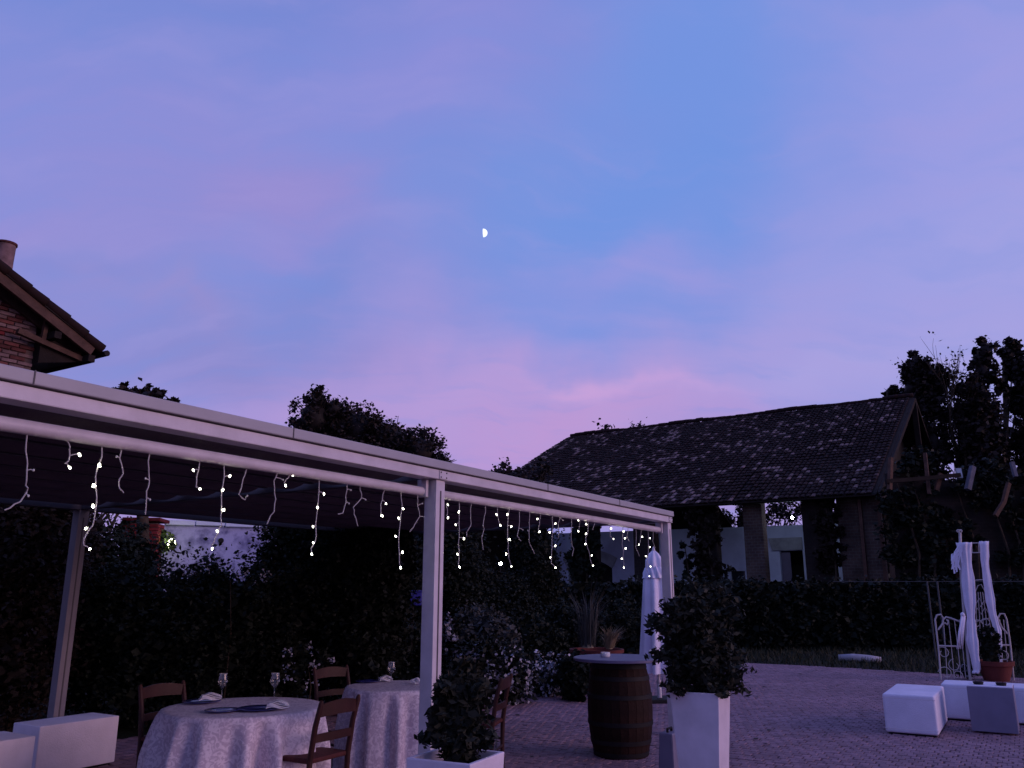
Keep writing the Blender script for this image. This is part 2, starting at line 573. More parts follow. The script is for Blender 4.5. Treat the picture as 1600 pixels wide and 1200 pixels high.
M['barn_brick'] = brick_mat('barn_brick', (0.11, 0.075, 0.06), (0.08, 0.055, 0.05), (0.13, 0.12, 0.11), 2.0)
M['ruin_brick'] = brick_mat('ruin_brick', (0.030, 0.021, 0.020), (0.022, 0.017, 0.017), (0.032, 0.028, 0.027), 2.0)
M['mortar'] = mat('lime_mortar', (0.12, 0.08, 0.078), 0.95, 0.1, var=0.3, vscale=5, bump=0.5, bscale=60)
M['brick'] = mat('old_red_brick', (0.105, 0.036, 0.034), 0.9, 0.15, var=0.35, vscale=7, bump=0.5, bscale=60, objrand=0.4)
M['brick_red'] = mat('red_brick', (0.17, 0.026, 0.030), 0.9, 0.15, var=0.3, vscale=7, bump=0.5, bscale=60, objrand=0.3)
M['brick_pale'] = mat('pale_brick', (0.17, 0.105, 0.105), 0.9, 0.15, var=0.35, vscale=7, bump=0.5, bscale=60, objrand=0.3)

def tile_mat():
    m = bpy.data.materials.new('old_roof_tile')
    m.use_nodes = True
    t = m.node_tree
    L = t.links.new
    b = t.nodes['Principled BSDF']
    b.inputs['Roughness'].default_value = 0.85
    b.inputs['Specular IOR Level'].default_value = 0.12
    ge = t.nodes.new('ShaderNodeNewGeometry')
    tcn = t.nodes.new('ShaderNodeTexCoord')
    nz = t.nodes.new('ShaderNodeTexNoise')
    nz.inputs['Scale'].default_value = 0.45
    nz.inputs['Detail'].default_value = 4
    L(tcn.outputs['Object'], nz.inputs['Vector'])
    mr_ = t.nodes.new('ShaderNodeMapRange')
    mr_.inputs[1].default_value, mr_.inputs[2].default_value = 0.35, 0.65
    mr_.inputs[3].default_value, mr_.inputs[4].default_value = -0.12, 0.20
    L(nz.outputs['Fac'], mr_.inputs[0])
    ad = t.nodes.new('ShaderNodeMath')
    L(ge.outputs['Random Per Island'], ad.inputs[0])
    L(mr_.outputs[0], ad.inputs[1])
    rp = t.nodes.new('ShaderNodeValToRGB')
    e = rp.color_ramp.elements
    e[0].position, e[0].color = 0.0, (0.018, 0.010, 0.011, 1)
    e[1].position, e[1].color = 0.6, (0.030, 0.015, 0.015, 1)
    for p, c in ((0.86, (0.036, 0.019, 0.019, 1)), (0.93, (0.13, 0.085, 0.085, 1)), (1.0, (0.27, 0.185, 0.18, 1))):
        x = e.new(p)
        x.color = c
    L(ad.outputs[0], rp.inputs[0])
    n2 = t.nodes.new('ShaderNodeTexNoise')
    n2.inputs['Scale'].default_value = 9
    L(tcn.outputs['Object'], n2.inputs['Vector'])
    mx = t.nodes.new('ShaderNodeMix')
    mx.data_type = 'RGBA'
    mx.blend_type = 'MULTIPLY'
    mx.inputs[0].default_value = 0.5
    L(rp.outputs[0], mx.inputs[6])
    L(n2.outputs['Color'], mx.inputs[7])
    L(mx.outputs[2], b.inputs['Base Color'])
    return m
M['tile'] = tile_mat()

def cloth_mat():
    m = mat('damask_cloth', (0.74, 0.68, 0.70), 0.6, 0.3)
    t = m.node_tree
    L = t.links.new
    b = t.nodes['Principled BSDF']
    tcn = t.nodes.new('ShaderNodeTexCoord')
    vo = t.nodes.new('ShaderNodeTexNoise')
    vo.inputs['Scale'].default_value = 24
    vo.inputs['Detail'].default_value = 3
    vo.inputs['Distortion'].default_value = 1.6
    L(tcn.outputs['Object'], vo.inputs['Vector'])
    rp = t.nodes.new('ShaderNodeValToRGB')
    rp.color_ramp.elements[0].position, rp.color_ramp.elements[1].position = 0.44, 0.56
    rp.color_ramp.elements[0].color = (0.54, 0.44, 0.53, 1)
    rp.color_ramp.elements[1].color = (0.76, 0.66, 0.73, 1)
    L(vo.outputs['Fac'], rp.inputs[0])
    L(rp.outputs[0], b.inputs['Base Color'])
    r2 = t.nodes.new('ShaderNodeMapRange')
    r2.inputs[3].default_value, r2.inputs[4].default_value = 0.75, 0.42
    L(vo.outputs['Fac'], r2.inputs[0])
    L(r2.outputs[0], b.inputs['Roughness'])
    return m
M['cloth'] = cloth_mat()

def glass_mat():
    m = bpy.data.materials.new('clear_glass')
    m.use_nodes = True
    t = m.node_tree
    t.nodes.clear()
    tr, gl = t.nodes.new('ShaderNodeBsdfTransparent'), t.nodes.new('ShaderNodeBsdfGlossy')
    gl.inputs['Roughness'].default_value = 0.03
    lw = t.nodes.new('ShaderNodeLayerWeight')
    lw.inputs['Blend'].default_value = 0.35
    mr_ = t.nodes.new('ShaderNodeMapRange')
    mr_.inputs[3].default_value, mr_.inputs[4].default_value = 0.06, 0.9
    mx, out = t.nodes.new('ShaderNodeMixShader'), t.nodes.new('ShaderNodeOutputMaterial')
    t.links.new(lw.outputs['Fresnel'], mr_.inputs[0])
    t.links.new(mr_.outputs[0], mx.inputs[0])
    t.links.new(tr.outputs[0], mx.inputs[1])
    t.links.new(gl.outputs[0], mx.inputs[2])
    t.links.new(mx.outputs[0], out.inputs[0])
    return m
M['glass'] = glass_mat()

# ------------------------------------------------------------------ foliage
def leaves_arrays(pts, size, elong=1.7, updown=0.6):
    n = len(pts)
    a = rng.normal(size=(n, 3))
    a[:, 2] *= updown
    a /= np.linalg.norm(a, axis=1)[:, None] + 1e-9
    q = rng.normal(size=(n, 3))
    b = np.cross(a, q)
    b /= np.linalg.norm(b, axis=1)[:, None] + 1e-9
    s = size * (0.6 + 0.8 * rng.random(n))[:, None]
    c = np.cross(a, b) * s * 0.16
    A, B = a * s * elong / 2, b * s / 2
    return np.stack([pts - A, pts + B + c, pts + A, pts - B + c], axis=1)      # n,4,3
def quads_mesh(name, q, material, core=None):
    n = len(q)
    m = bpy.data.meshes.new(name)
    cv = np.array(core.v, dtype=np.float32) if core else np.zeros((0, 3), np.float32)
    cf = core.f if core else []
    co_ = np.concatenate([q.reshape(-1, 3).astype(np.float32), cv])
    m.vertices.add(len(co_))
    m.vertices.foreach_set('co', co_.ravel())
    li = list(range(4 * n))
    tot = [4] * n
    for f in cf:
        li += [i + 4 * n for i in f]
        tot.append(len(f))
    m.loops.add(len(li))
    m.loops.foreach_set('vertex_index', np.array(li, np.int32))
    m.polygons.add(len(tot))
    st = np.concatenate([[0], np.cumsum(tot)[:-1]]).astype(np.int32)
    m.polygons.foreach_set('loop_start', st)
    m.materials.append(material)
    m.update(calc_edges=True)
    m.validate()
    return m
def clumpy(blobs, n, clump=0.22, per=60, inner=0.55, stretch=1.0, droop=0.0):
    """Points in clumps through the outer part of a set of ellipsoids (cx,cy,cz,rx,ry,rz)."""
    bl = np.array(blobs, float)
    vol = (bl[:, 3] * bl[:, 4] * bl[:, 5]) ** (2 / 3)
    k = max(3, n // per)
    pick = rng.choice(len(bl), k, p=vol / vol.sum())
    d = rng.normal(size=(k, 3))
    d /= np.linalg.norm(d, axis=1)[:, None]
    rad = inner + (1.08 - inner) * rng.random(k) ** 0.6
    c = bl[pick, :3] + d * bl[pick, 3:] * rad[:, None]
    rr = bl[pick, 3:].mean(axis=1) * clump * (0.6 + 0.8 * rng.random(k))
    idx = rng.integers(0, k, n)
    o = rng.normal(size=(n, 3)) * 0.55
    o[:, 2] *= stretch
    p = c[idx] + o * rr[idx][:, None]
    if droop:
        p[:, 2] -= droop * rng.random(n) ** 2
    return p
def limbs(mb, p, d, length, r, depth, spread=0.55, up=0.12, tips=None, n=5, kids=3):
    p, d = Vector(p), Vector(d).normalized()
    path, rad = [p], [r]
    for i in range(3):
        d = (d + Vector((random.gauss(0, .13), random.gauss(0, .13), random.gauss(0, .08) + up * .4))).normalized()
        p = p + d * length / 3
        path.append(p)
        rad.append(r * (1 - 0.18 * (i + 1)))
    mb.tube(path, rad, n=n if r > 0.02 else 4, cap=False)
    if depth == 0:
        if tips is not None:
            tips.append(p)
        return
    for k in range(kids):
        q = path[random.choice((2, 3, 3))]
        e = (d + Vector((random.gauss(0, spread), random.gauss(0, spread), random.gauss(0, spread * .7) + up))).normalized()
        limbs(mb, q, e, length * random.uniform(.6, .82), r * .5, depth - 1, spread, up, tips, n, kids)
def tree(name, label, cat, base, blobs, n, size, leafm, trunk_r=0.14, group=None, clump=0.22, per=50, core=0.62, inner=0.5, twigs=0, elong=1.6):
    """blobs relative to base."""
    t = thing(name, label, cat, base, 0, group)
    mb = MB()
    top = max(blobs, key=lambda b: b[2])
    zmin = min(b[2] - b[5] * 0.5 for b in blobs)
    mb.tube([(0, 0, -0.1), (0.03, 0.02, zmin * 0.5), (top[0] * 0.3, top[1] * 0.3, zmin), (top[0] * 0.8, top[1] * 0.8, top[2])], [trunk_r * 1.25, trunk_r, trunk_r * .85, trunk_r * .3], 7)
    for b in blobs:
        mb.tube([(0, 0, max(0.1, zmin * 0.8)), (b[0] * .5, b[1] * .5, (zmin + b[2]) / 2), (b[0], b[1], b[2] + b[5] * .3)], [trunk_r * .6, trunk_r * .35, trunk_r * .08], 5)
        for _ in range(twigs):
            dd = Vector((random.gauss(0, 1), random.gauss(0, 1), abs(random.gauss(0, 1)) + .3)).normalized()
            c = Vector(b[:3])
            e = c + Vector((dd.x * b[3], dd.y * b[4], dd.z * b[5])) * random.uniform(.95, 1.2)
            mb.tube([c, (c + e) / 2 + Vector((random.gauss(0, .04), random.gauss(0, .04), 0)), e], [trunk_r * .14, trunk_r * .09, trunk_r * .04], 4, cap=False)
    mb.build('trunk', M['bark'], t, smooth=True)
    cm = None
    if core:
        cm = MB()
        for b in blobs:
            cm.ball(b[:3], (b[3] * core, b[4] * core, b[5] * core), 9, 7, noise=0.35)
    q = leaves_arrays(clumpy(blobs, n, clump, per, inner), size, elong)
    link('crown', quads_mesh('crown', q, leafm, cm), t)
    return t
def shrub(name, label, cat, base, r, h, n, size, leafm, group=None, core=0.58, ry=None, lumps=7, elong=1.7, clump=0.25, per=40):
    t = thing(name, label, cat, base, 0, group)
    ry = ry or r
    blobs = [(0, 0, h * .48, r * .82, ry * .82, h * .5)]
    for k in range(lumps):
        a = random.uniform(0, 2 * math.pi)
        f = random.uniform(.35, .7)
        z = random.uniform(.25, .78)
        blobs.append((math.cos(a) * r * f, math.sin(a) * ry * f, h * z, r * .42, ry * .42, h * .24))
    bl0 = np.array(blobs)
    ni = int(n * .35)
    w_ = (bl0[:, 3] * bl0[:, 4] * bl0[:, 5]) ** .8
    pk = rng.choice(len(bl0), ni, p=w_ / w_.sum())
    dd_ = rng.normal(size=(ni, 3))
    dd_ /= np.linalg.norm(dd_, axis=1)[:, None]
    inn = bl0[pk, :3] + dd_ * bl0[pk, 3:] * (.35 + .5 * rng.random(ni))[:, None]
    q = np.concatenate([leaves_arrays(clumpy(blobs, n, clump, per, 0.7), size, elong), leaves_arrays(inn, size * 2.4, 1.3)])
    q[:, :, 2] = np.maximum(q[:, :, 2], 0.01)
    link('foliage', quads_mesh('foliage', q, leafm), t)
    st = MB()
    for k in range(4):
        a = k * 1.6 + .3
        st.tube([(math.cos(a) * .05, math.sin(a) * .05, -.03), (math.cos(a) * r * .12, math.sin(a) * ry * .12, h * .4), (math.cos(a) * r * .2, math.sin(a) * ry * .2, h * .65)], [.025, .015, .006], 5)
    st.build('stem', M['bark'], t)
    return t

# ================================================================== SETTING
# one sheet of dark garden soil to the horizon
g = MB()
ring = [0, 6, 14, 30, 70, 160, 700]
N_ = 48
for i, r_ in enumerate(ring):
    for k in range(N_):
        a = 2 * math.pi * k / N_
        g.v.append((r_ * math.cos(a), 10 + r_ * math.sin(a), 0.0))
for i in range(len(ring) - 1):
    for k in range(N_):
        k2 = (k + 1) % N_
        g.f.append((i * N_ + k, i * N_ + k2, (i + 1) * N_ + k2, (i + 1) * N_ + k) if i else (k, N_ + k, N_ + k2))
tag(g.build('ground', M['soil']), kind='structure')
# paved yard: outline on the ground
edge = [G(640, 1100), G(870, 1081), G(900, 1066), G(960, 1050), G(1060, 1040), G(1160, 1036), G(1300, 1043), G(1480, 1054), G(1700, 1066)]
poly = [Vector((-8, -4, 0)), W(-7, 5.3), W(6.2, 5.3)] + edge[1:] + [Vector((16, 12, 0)), Vector((16, -4, 0))]
pv = MB()
pv.add([(p.x, p.y, 0.004) for p in poly], [tuple(range(len(poly)))[::-1]])
bed = tag(pv.build('paving', M['bed']), kind='structure')
def inside(x, y):
    c = False
    j = len(poly) - 1
    for i in range(len(poly)):
        a, b = poly[i], poly[j]
        if (a.y > y) != (b.y > y) and x < (b.x - a.x) * (y - a.y) / (b.y - a.y) + a.x:
            c = not c
        j = i
    return c
def in_view(p, m=30):
    v = Vector(p) - Vector((0, 0, CAM_H))
    cz = v.y * CP + v.z * SP
    if cz < 0.3:
        return False
    u, w = 800 + FPX * v.x / cz, 600 - FPX * (-v.y * SP + v.z * CP) / cz
    return -m < u < 1600 + m and w < 1200 + m
PL, PW = 0.115, 0.088
spots = []
for i in range(-90, 190):
    for j in range(-125, 66):
        s = i * PL
        t = j * PW + (PW / 2 if i % 2 else 0)
        c = W(s + random.gauss(0, .004), t + random.gauss(0, .004))
        if c.y < 22 and inside(c.x, c.y) and in_view(c):
            spots.append((c.y, c, s, t))
spots.sort(key=lambda q: q[0])
pm = MB()
def paver_pts(mb, c, rz, jit=True):
    h = 0.010 + (random.uniform(-.003, .003) if jit else 0)
    w, l = PW - (random.uniform(.005, .013) if jit else .008), PL - (random.uniform(.005, .013) if jit else .008)
    tx, ty = (random.gauss(0, .006), random.gauss(0, .006)) if jit else (0, 0)
    b = 0.004
    pts = []
    Rm = Matrix.Rotation(rz, 3, 'Z')
    for (dx, dy, dz) in ((-l / 2, -w / 2, -.03), (l / 2, -w / 2, -.03), (l / 2, w / 2, -.03), (-l / 2, w / 2, -.03)):
        pts.append(Rm @ Vector((dx, dy, dz + h)) + c)
    for (dx, dy) in ((-l / 2, -w / 2), (l / 2, -w / 2), (l / 2, w / 2), (-l / 2, w / 2)):
        pts.append(Rm @ Vector((dx, dy, h - b)) + c)
    for (dx, dy) in ((-l / 2 + b, -w / 2 + b), (l / 2 - b, -w / 2 + b), (l / 2 - b, w / 2 - b), (-l / 2 + b, w / 2 - b)):
        pts.append(Rm @ Vector((dx, dy, h + dx * tx + dy * ty)) + c)
    mb.add(pts, [(8, 9, 10, 11), (0, 1, 5, 4), (1, 2, 6, 5), (2, 3, 7, 6), (3, 0, 4, 7), (4, 5, 9, 8), (5, 6, 10, 9), (6, 7, 11, 10), (7, 4, 8, 11)])
one = MB()
paver_pts(one, Vector((0, 0, 0)), 0, False)
one_mesh = one.mesh('paver', M['paver'])
for k, (yy, c, s, t) in enumerate(spots):
    if k < 300:
        o = link('paver', one_mesh, bed, c, RZ_P)
        o.rotation_euler = (random.gauss(0, .008), random.gauss(0, .008), RZ_P + random.gauss(0, .04))
    else:
        paver_pts(pm, c, RZ_P + random.gauss(0, .04))
tag(pm.build('pavers', M['paver'], bed), kind='stuff')
fl = []
for _ in range(900):
    c = Vector((random.uniform(-3, 13), random.uniform(6, 20), .016))
    if inside(c.x, c.y) and in_view(c) and random.random() < .18:
        fl.append(c)
fq = leaves_arrays(np.array([tuple(c) for c in fl]), .055, 1.4)
fq[:, :, 2] = .017 + (fq[:, :, 2] - .016) * .22 + .006
tag(link('fallen_leaves', quads_mesh('fallen_leaves', fq, M['leaf_brown'])), 'dark fallen leaves scattered over the paved yard', 'leaves', kind='stuff')
# grass strip between the yard and the hedge
gp = []
for _ in range(26000):
    x, y = random.uniform(-1, 20), random.uniform(14, 26)
    if not inside(x, y):
        gp.append((x, y))
gp = np.array(gp)
n_ = len(gp)
an = rng.random(n_) * 6.283
hh = 0.05 + 0.11 * rng.random(n_)
wd = 0.014
bx, by = np.cos(an) * wd, np.sin(an) * wd
lean = rng.normal(size=(n_, 2)) * 0.05
q = np.zeros((n_, 4, 3))
q[:, 0] = np.stack([gp[:, 0] - bx, gp[:, 1] - by, np.zeros(n_)], 1)
q[:, 1] = np.stack([gp[:, 0] + bx, gp[:, 1] + by, np.zeros(n_)], 1)
q[:, 2] = np.stack([gp[:, 0] + bx * .3 + lean[:, 0], gp[:, 1] + by * .3 + lean[:, 1], hh], 1)
q[:, 3] = np.stack([gp[:, 0] - bx * .3 + lean[:, 0], gp[:, 1] - by * .3 + lean[:, 1], hh], 1)
tag(link('grass', quads_mesh('grass', q, M['grass'])), 'short dark grass between the paved yard and the hedge', 'grass', kind='stuff')

# the moon: the sunlit half of a far sphere
mc = D(755, 364, 2200)
mr_ = 6.6 / FPX * (mc - Vector((0, 0, CAM_H))).length
mm = MB()
NL, NM = 10, 12
for i in range(NM + 1):
    ph = math.pi * i / NM
    for k in range(NL + 1):
        a = -math.pi / 2 + math.pi * k / NL
        mm.v.append((mr_ * math.sin(ph) * math.cos(a), mr_ * math.sin(ph) * math.sin(a), mr_ * math.cos(ph)))
for i in range(NM):
    for k in range(NL):
        b_ = i * (NL + 1) + k
        mm.f.append((b_, b_ + NL + 1, b_ + NL + 2, b_ + 1))
mo = mm.build('moon', M['moon'], None, mc, R(-5), smooth=True)
tag(mo, 'small white half moon alone in the blue sky', 'moon')

# ================================================================== BARN
BA = R(33.88)
E0 = Vector((14.1436, 32.0, 0))
ZE, ZR, BL_, BW = 5.27, 11.75, 21.28, 13.51
ex_, wy_ = Vector((math.cos(BA), -math.sin(BA), 0)), Vector((math.sin(BA), math.cos(BA), 0))
barn = thing('barn', 'long open barn with mottled tiled gable roof on brick pillars behind the hedge', 'barn', E0, -BA)
def bl(px, py, y):                                # pixel ray -> barn-local point on the plane y = const
    p = on_plane(px, py, E0 + wy_ * y, wy_) - E0
    return Vector((p.dot(ex_), y, p.z))
def slope_z(y):
    return ZE + (ZR - ZE) * (y / BW if y <= BW else (2 * BW - y) / BW)
# tiles
tm = MB()
PX, PY = 0.215, 0.40
cols, rows = int(BL_ / PX), int(math.hypot(BW, ZR - ZE) / PY)
sl_len = math.hypot(BW, ZR - ZE)
ux = Vector((0, BW, ZR - ZE)) / sl_len
un = Vector((0, -(ZR - ZE), BW)) / sl_len
for i in range(cols + 1):
    x = -BL_ + i * PX + random.gauss(0, .006)
    wob = random.gauss(0, .01)
    for j in range(rows + 1):
        a = j * PY - 0.05 + random.gauss(0, .018)
        b = a + PY * 1.22
        if b > sl_len + .12:
            continue
        lift = 0.03 + random.gauss(0, .008)
        sag = 0.05 * math.sin(x * .7) * math.sin(a * .45)
        vs = []
        for (t_, r_, up_) in ((a, .105, lift + .03), (b, .085, lift - .012)):
            for ang in (0, 60, 120, 180):
                an = R(ang)
                vs.append(Vector((x + wob + r_ * math.cos(an), 0, ZE)) + ux * t_ + un * (up_ + sag + r_ * .5 * math.sin(an)))
        tm.add(vs, [(0, 1, 5, 4), (1, 2, 6, 5), (2, 3, 7, 6), (0, 3, 2, 1)])
tag(tm.build('roof_tiles', M['tile'], barn), kind='stuff')
dk = MB()                                         # boarded decks under the tiles; the lower back slope is open
def deck(y0, y1, th=0.06):
    pts = []
    for dz in (-th, 0):
        for (x, y) in ((-BL_ - .02, y0), (0.02, y0), (0.02, y1), (-BL_ - .02, y1)):
            pts.append((x, y, slope_z(y) + dz - .01))
    return pts
dk.hexa(deck(0, BW))
dk.hexa(deck(BW, BW * 1.28))
pts_ = []
for dz in (-.06, 0):
    for (x, y) in ((-3.0, BW * 1.283), (0.02, BW * 1.283), (0.02, 2 * BW), (-3.0, 2 * BW)):
        pts_.append((x, y, slope_z(y) + dz - .01))
dk.hexa(pts_)
xl_ = bl(1126, 790, BW * 1.7).x
pts_ = []
for dz in (-.06, 0):
    for (x, y) in ((-BL_ - .02, BW * 1.283), (xl_, BW * 1.283), (xl_, 2 * BW), (-BL_ - .02, 2 * BW)):
        pts_.append((x, y, slope_z(y) + dz - .01))
dk.hexa(pts_)
dk.build('roof_deck', M['timber_dark'], barn)
rt = MB()
rt.tube([(0, 0, 0), (.2, 0, 0), (.43, 0, 0)], [.14, .13, .115], 8)
rtm = rt.mesh('ridge_tile', M['tile'], smooth=True)
for i in range(int(BL_ / .36)):
    o = link('ridge_tile', rtm, barn, (-BL_ + i * .36, BW + random.gauss(0, .01), ZR + .06 + random.gauss(0, .012) + .05 * math.sin(i * .35)))
    o.rotation_euler = (0, R(-3) + random.gauss(0, .02), random.gauss(0, .03))
# gable timbers at the right end
for (a, b, w, m_) in [((.05, 0.1, ZE - .10), (.05, BW, ZR - .14), .2, 'timber_dark'), ((.05, BW, ZR - .14), (.05, 2 * BW - .6, ZE + .2), .2, 'timber_dark'),
                      ((.03, 1.0, ZE - .32), (.03, 2 * BW - 1.0, ZE - .32), .28, 'timber_dark'), ((.03, 3.2, ZE + 1.05), (.03, 8.4, ZE + .1), .2, 'wood_old'),
                      ((.03, BW, ZE - .2), (.03, BW, ZR - .3), .26, 'timber_dark'), ((.03, 8.3, ZE + 1.9), (.03, 9.2, ZE - .9), .14, 'timber_dark')]:
    b_ = MB()
    b_.beam(a, b, w, w)
    b_.build('truss_beam', M[m_], barn)
for y in (0.55, 3.5, 6.5, 9.5, 12.5):
    b_ = MB()
    b_.beam((-BL_, y, slope_z(y) - .22), (0.12, y, slope_z(y) - .22), .2, .22)
    b_.build('purlin', M['timber_dark'], barn)
gw = MB()                                         # near-black sheet painted as shade inside the gable, above the tie beam
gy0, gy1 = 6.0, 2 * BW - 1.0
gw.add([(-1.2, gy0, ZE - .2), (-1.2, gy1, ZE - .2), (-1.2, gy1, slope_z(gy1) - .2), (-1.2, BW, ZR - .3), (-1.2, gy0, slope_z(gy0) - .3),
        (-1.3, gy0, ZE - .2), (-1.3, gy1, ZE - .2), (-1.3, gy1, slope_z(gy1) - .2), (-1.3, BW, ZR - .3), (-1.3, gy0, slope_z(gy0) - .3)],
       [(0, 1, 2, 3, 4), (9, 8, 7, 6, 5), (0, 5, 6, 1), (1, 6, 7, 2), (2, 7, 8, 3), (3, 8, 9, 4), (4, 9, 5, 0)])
gw.build('gable_shade', M['dark'], barn)
MB().box((-.45, BW + 1, 2.5), (.3, 2 * BW - 4, 5.0)).build('side_wall', M['ruin_brick'], barn)
# pillars along the front, measured on the plane of their faces
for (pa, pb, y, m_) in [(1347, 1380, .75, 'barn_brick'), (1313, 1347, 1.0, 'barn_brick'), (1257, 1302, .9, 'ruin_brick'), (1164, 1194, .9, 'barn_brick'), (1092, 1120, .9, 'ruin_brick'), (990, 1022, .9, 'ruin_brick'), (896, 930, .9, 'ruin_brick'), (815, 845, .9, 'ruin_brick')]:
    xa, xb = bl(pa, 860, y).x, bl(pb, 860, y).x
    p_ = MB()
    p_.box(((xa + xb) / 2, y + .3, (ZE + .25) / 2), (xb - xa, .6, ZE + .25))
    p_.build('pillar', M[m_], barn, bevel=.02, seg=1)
for pxl in (1349, 1379):                          # strips standing in for the light on the pale corner pillar's two edges
    x = bl(pxl, 860, .70).x
    p_ = MB()
    p_.beam((x, .66, 0.9), (x + .05, .66, ZE - .12), .13, .13)
    p_.build('lit_edge', M['wood_old'], barn)
# white back wall with its openings, measured on its own plane
YW = 7.0
def wall_with_holes(x0, x1, ztop, holes, y, th, name, m_):
    xs = sorted({x0, x1} | {h[0] for h in holes} | {h[1] for h in holes})
    mb = MB()
    zt = lambda x: ztop(x)
    for a, b in zip(xs[:-1], xs[1:]):
        mid = (a + b) / 2
        hs = sorted([h for h in holes if h[0] < mid < h[1]], key=lambda h: h[2])
        z = 0.0
        for h in hs + [None]:
            za = h[2] if h else None
            top = (za, za) if h else (zt(a), zt(b))
            if top[0] > z + .01:
                mb.hexa([(a, y, z), (b, y, z), (b, y + th, z), (a, y + th, z), (a, y, top[0]), (b, y, top[1]), (b, y + th, top[1]), (a, y + th, top[0])])
            if h:
                z = h[3]
    return mb.build(name, m_, barn)
wl, wr_ = bl(857, 834, YW), bl(1311, 818, YW)
ztop = lambda x: wl.z + (wr_.z - wl.z) * (x - wl.x) / (wr_.x - wl.x)
dl, dr_ = bl(1218, 861, YW), bl(1254, 861, YW)
al, ar_ = bl(888, 876, YW), bl(956, 874, YW)
vl, vr_ = bl(1128, 890, YW), bl(1167, 890, YW)
holes = [(dl.x, dr_.x, 0.0, dl.z), (al.x, ar_.x, 0.0, al.z), (vl.x, vr_.x, 0.6, vl.z)]
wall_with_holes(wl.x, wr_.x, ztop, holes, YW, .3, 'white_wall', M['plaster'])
lt = MB()
a, b = bl(1205, 841, YW - .12), bl(1254, 859, YW - .12)
lt.hexa([(a.x, YW - .14, b.z), (b.x, YW - .14, b.z), (b.x, YW, b.z), (a.x, YW, b.z), (a.x - .15, YW - .14, a.z), (b.x, YW - .14, a.z), (b.x, YW, a.z), (a.x - .15, YW, a.z)])
lt.build('door_lintel', M['lintel'], barn)
dr = MB()
dr.box(((dl.x + dr_.x) / 2 - .35, YW + .2, dl.z / 2 - .02), ((dr_.x - dl.x) * .45, .06, dl.z - .1))
dr.build('door', M['grey_box'], barn)
# segmental arch over the wide opening: a ring of grey stones
cx_, hw = (al.x + ar_.x) / 2, (ar_.x - al.x) / 2
rise = .55
for k in range(9):
    t0, t1 = -1 + 2 * k / 9, -1 + 2 * (k + 1) / 9
    pts = []
    for yy in (YW - .05, YW + .1):
        for (t_, o_) in ((t0, 0), (t1, 0), (t1, 1), (t0, 1)):
            pts.append((cx_ + hw * t_ * (1.02 + .22 * o_), yy, al.z - rise * t_ * t_ * .9 + .03 + (.55 * o_)))
    vb = MB()
    vb.hexa(pts)
    vb.build('arch_stone', M['lintel'], barn)
wf = MB()
for (a, b) in (((vl.x, vl.z), (vr_.x, vl.z)), ((vl.x, .7), (vl.x, vl.z)), ((vr_.x, .7), (vr_.x, vl.z)), ((vl.x * .7 + vr_.x * .3, .7), (vl.x * .7 + vr_.x * .3, vl.z))):
    wf.beam((a[0], YW + .02, a[1]), (b[0], YW + .02, b[1]), .16, .16, Vector((0, 1, 0)))
wfo = wf.build('window', M['plaster'], barn)
pn = MB()
pn.box(((vl.x + vr_.x) / 2, YW + .12, (vl.z + .6) / 2), (vr_.x - vl.x, .02, vl.z - .6))
pn.build('pane', M['glass_dark'], wfo)
sw_ = MB()
sw_.box((-BL_ + .2, BW + .5, 2.55), (.3, 2 * BW - 2, 5.1))
sw_.build('side_wall', M['ruin_brick'], barn)
dw = MB()
dw.box(((-BL_ + wl.x) / 2 - .03, YW + .35, 2.4), (wl.x + BL_ - .1, .3, 4.8))
dw.build('brick_wall', M['ruin_brick'], barn)
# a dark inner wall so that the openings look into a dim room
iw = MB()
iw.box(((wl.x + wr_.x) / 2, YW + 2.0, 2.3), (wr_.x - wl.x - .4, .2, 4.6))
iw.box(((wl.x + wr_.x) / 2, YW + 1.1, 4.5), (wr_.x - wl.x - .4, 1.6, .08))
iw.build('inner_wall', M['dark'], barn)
# small lamp under the eave
lp = thing('eave_lamp', 'tiny white lamp shining between two barn pillars above the white wall', 'lamp', E0 + ex_ * bl(1238, 809, 3).x + wy_ * 3 + Vector((0, 0, bl(1238, 809, 3).z)))
b_ = MB().ball((0, 0, 0), .06, 8, 6)
b_.build('globe', M['lamp_eave'], lp, smooth=True)
MB().tube([(0, 0, .05), (0, .1, .12), (0, .12, 1.6)], .02, 5).build('bracket', M['dark'], lp)

# ivy on two of the barn pillars
def ivy(label, px, y, z0, z1, r, n, m_='leaf_dark'):
    c = E0 + ex_ * bl(px, 860, y).x + wy_ * y
    blobs = []
    k = 6
    for i in range(k):
        z = z0 + (z1 - z0) * (i + .5) / k
        blobs.append((random.gauss(0, .12), random.gauss(0, .1), z, r * random.uniform(.8, 1.25), r * .8, (z1 - z0) / k * .75))
    t = thing('ivy', label, 'ivy', c, 0, 'ivy growing up the barn pillars')
    q = leaves_arrays(clumpy(blobs, n, .3, 30, .6), .14)
    link('leaves', quads_mesh('leaves', q, M[m_]), t)
    MB().tube([(0, -.1, 0), (.1, -.1, z1 * .5), (-.05, -.05, z1 * .95)], [.05, .04, .02], 5).build('stem', M['bark'], t)
ivy('dark ivy swallowing the barn pillar in front of the arched opening', 913, .7, .5, 5.0, .62, 3500)
ivy('dark ivy round the barn pillar just beyond the pergola corner post', 1106, .7, .5, 5.0, .6, 3500, 'leaf_brown')
ivy('ragged ivy on the dark barn pillar left of the pale corner pillar', 1298, .8, 2.5, 5.1, .5, 1800, 'leaf_brown')
ivy('thin ivy patch on the barn pillar between the two white wall panels', 1072, .8, .8, 3.6, .28, 700, 'leaf_dark')

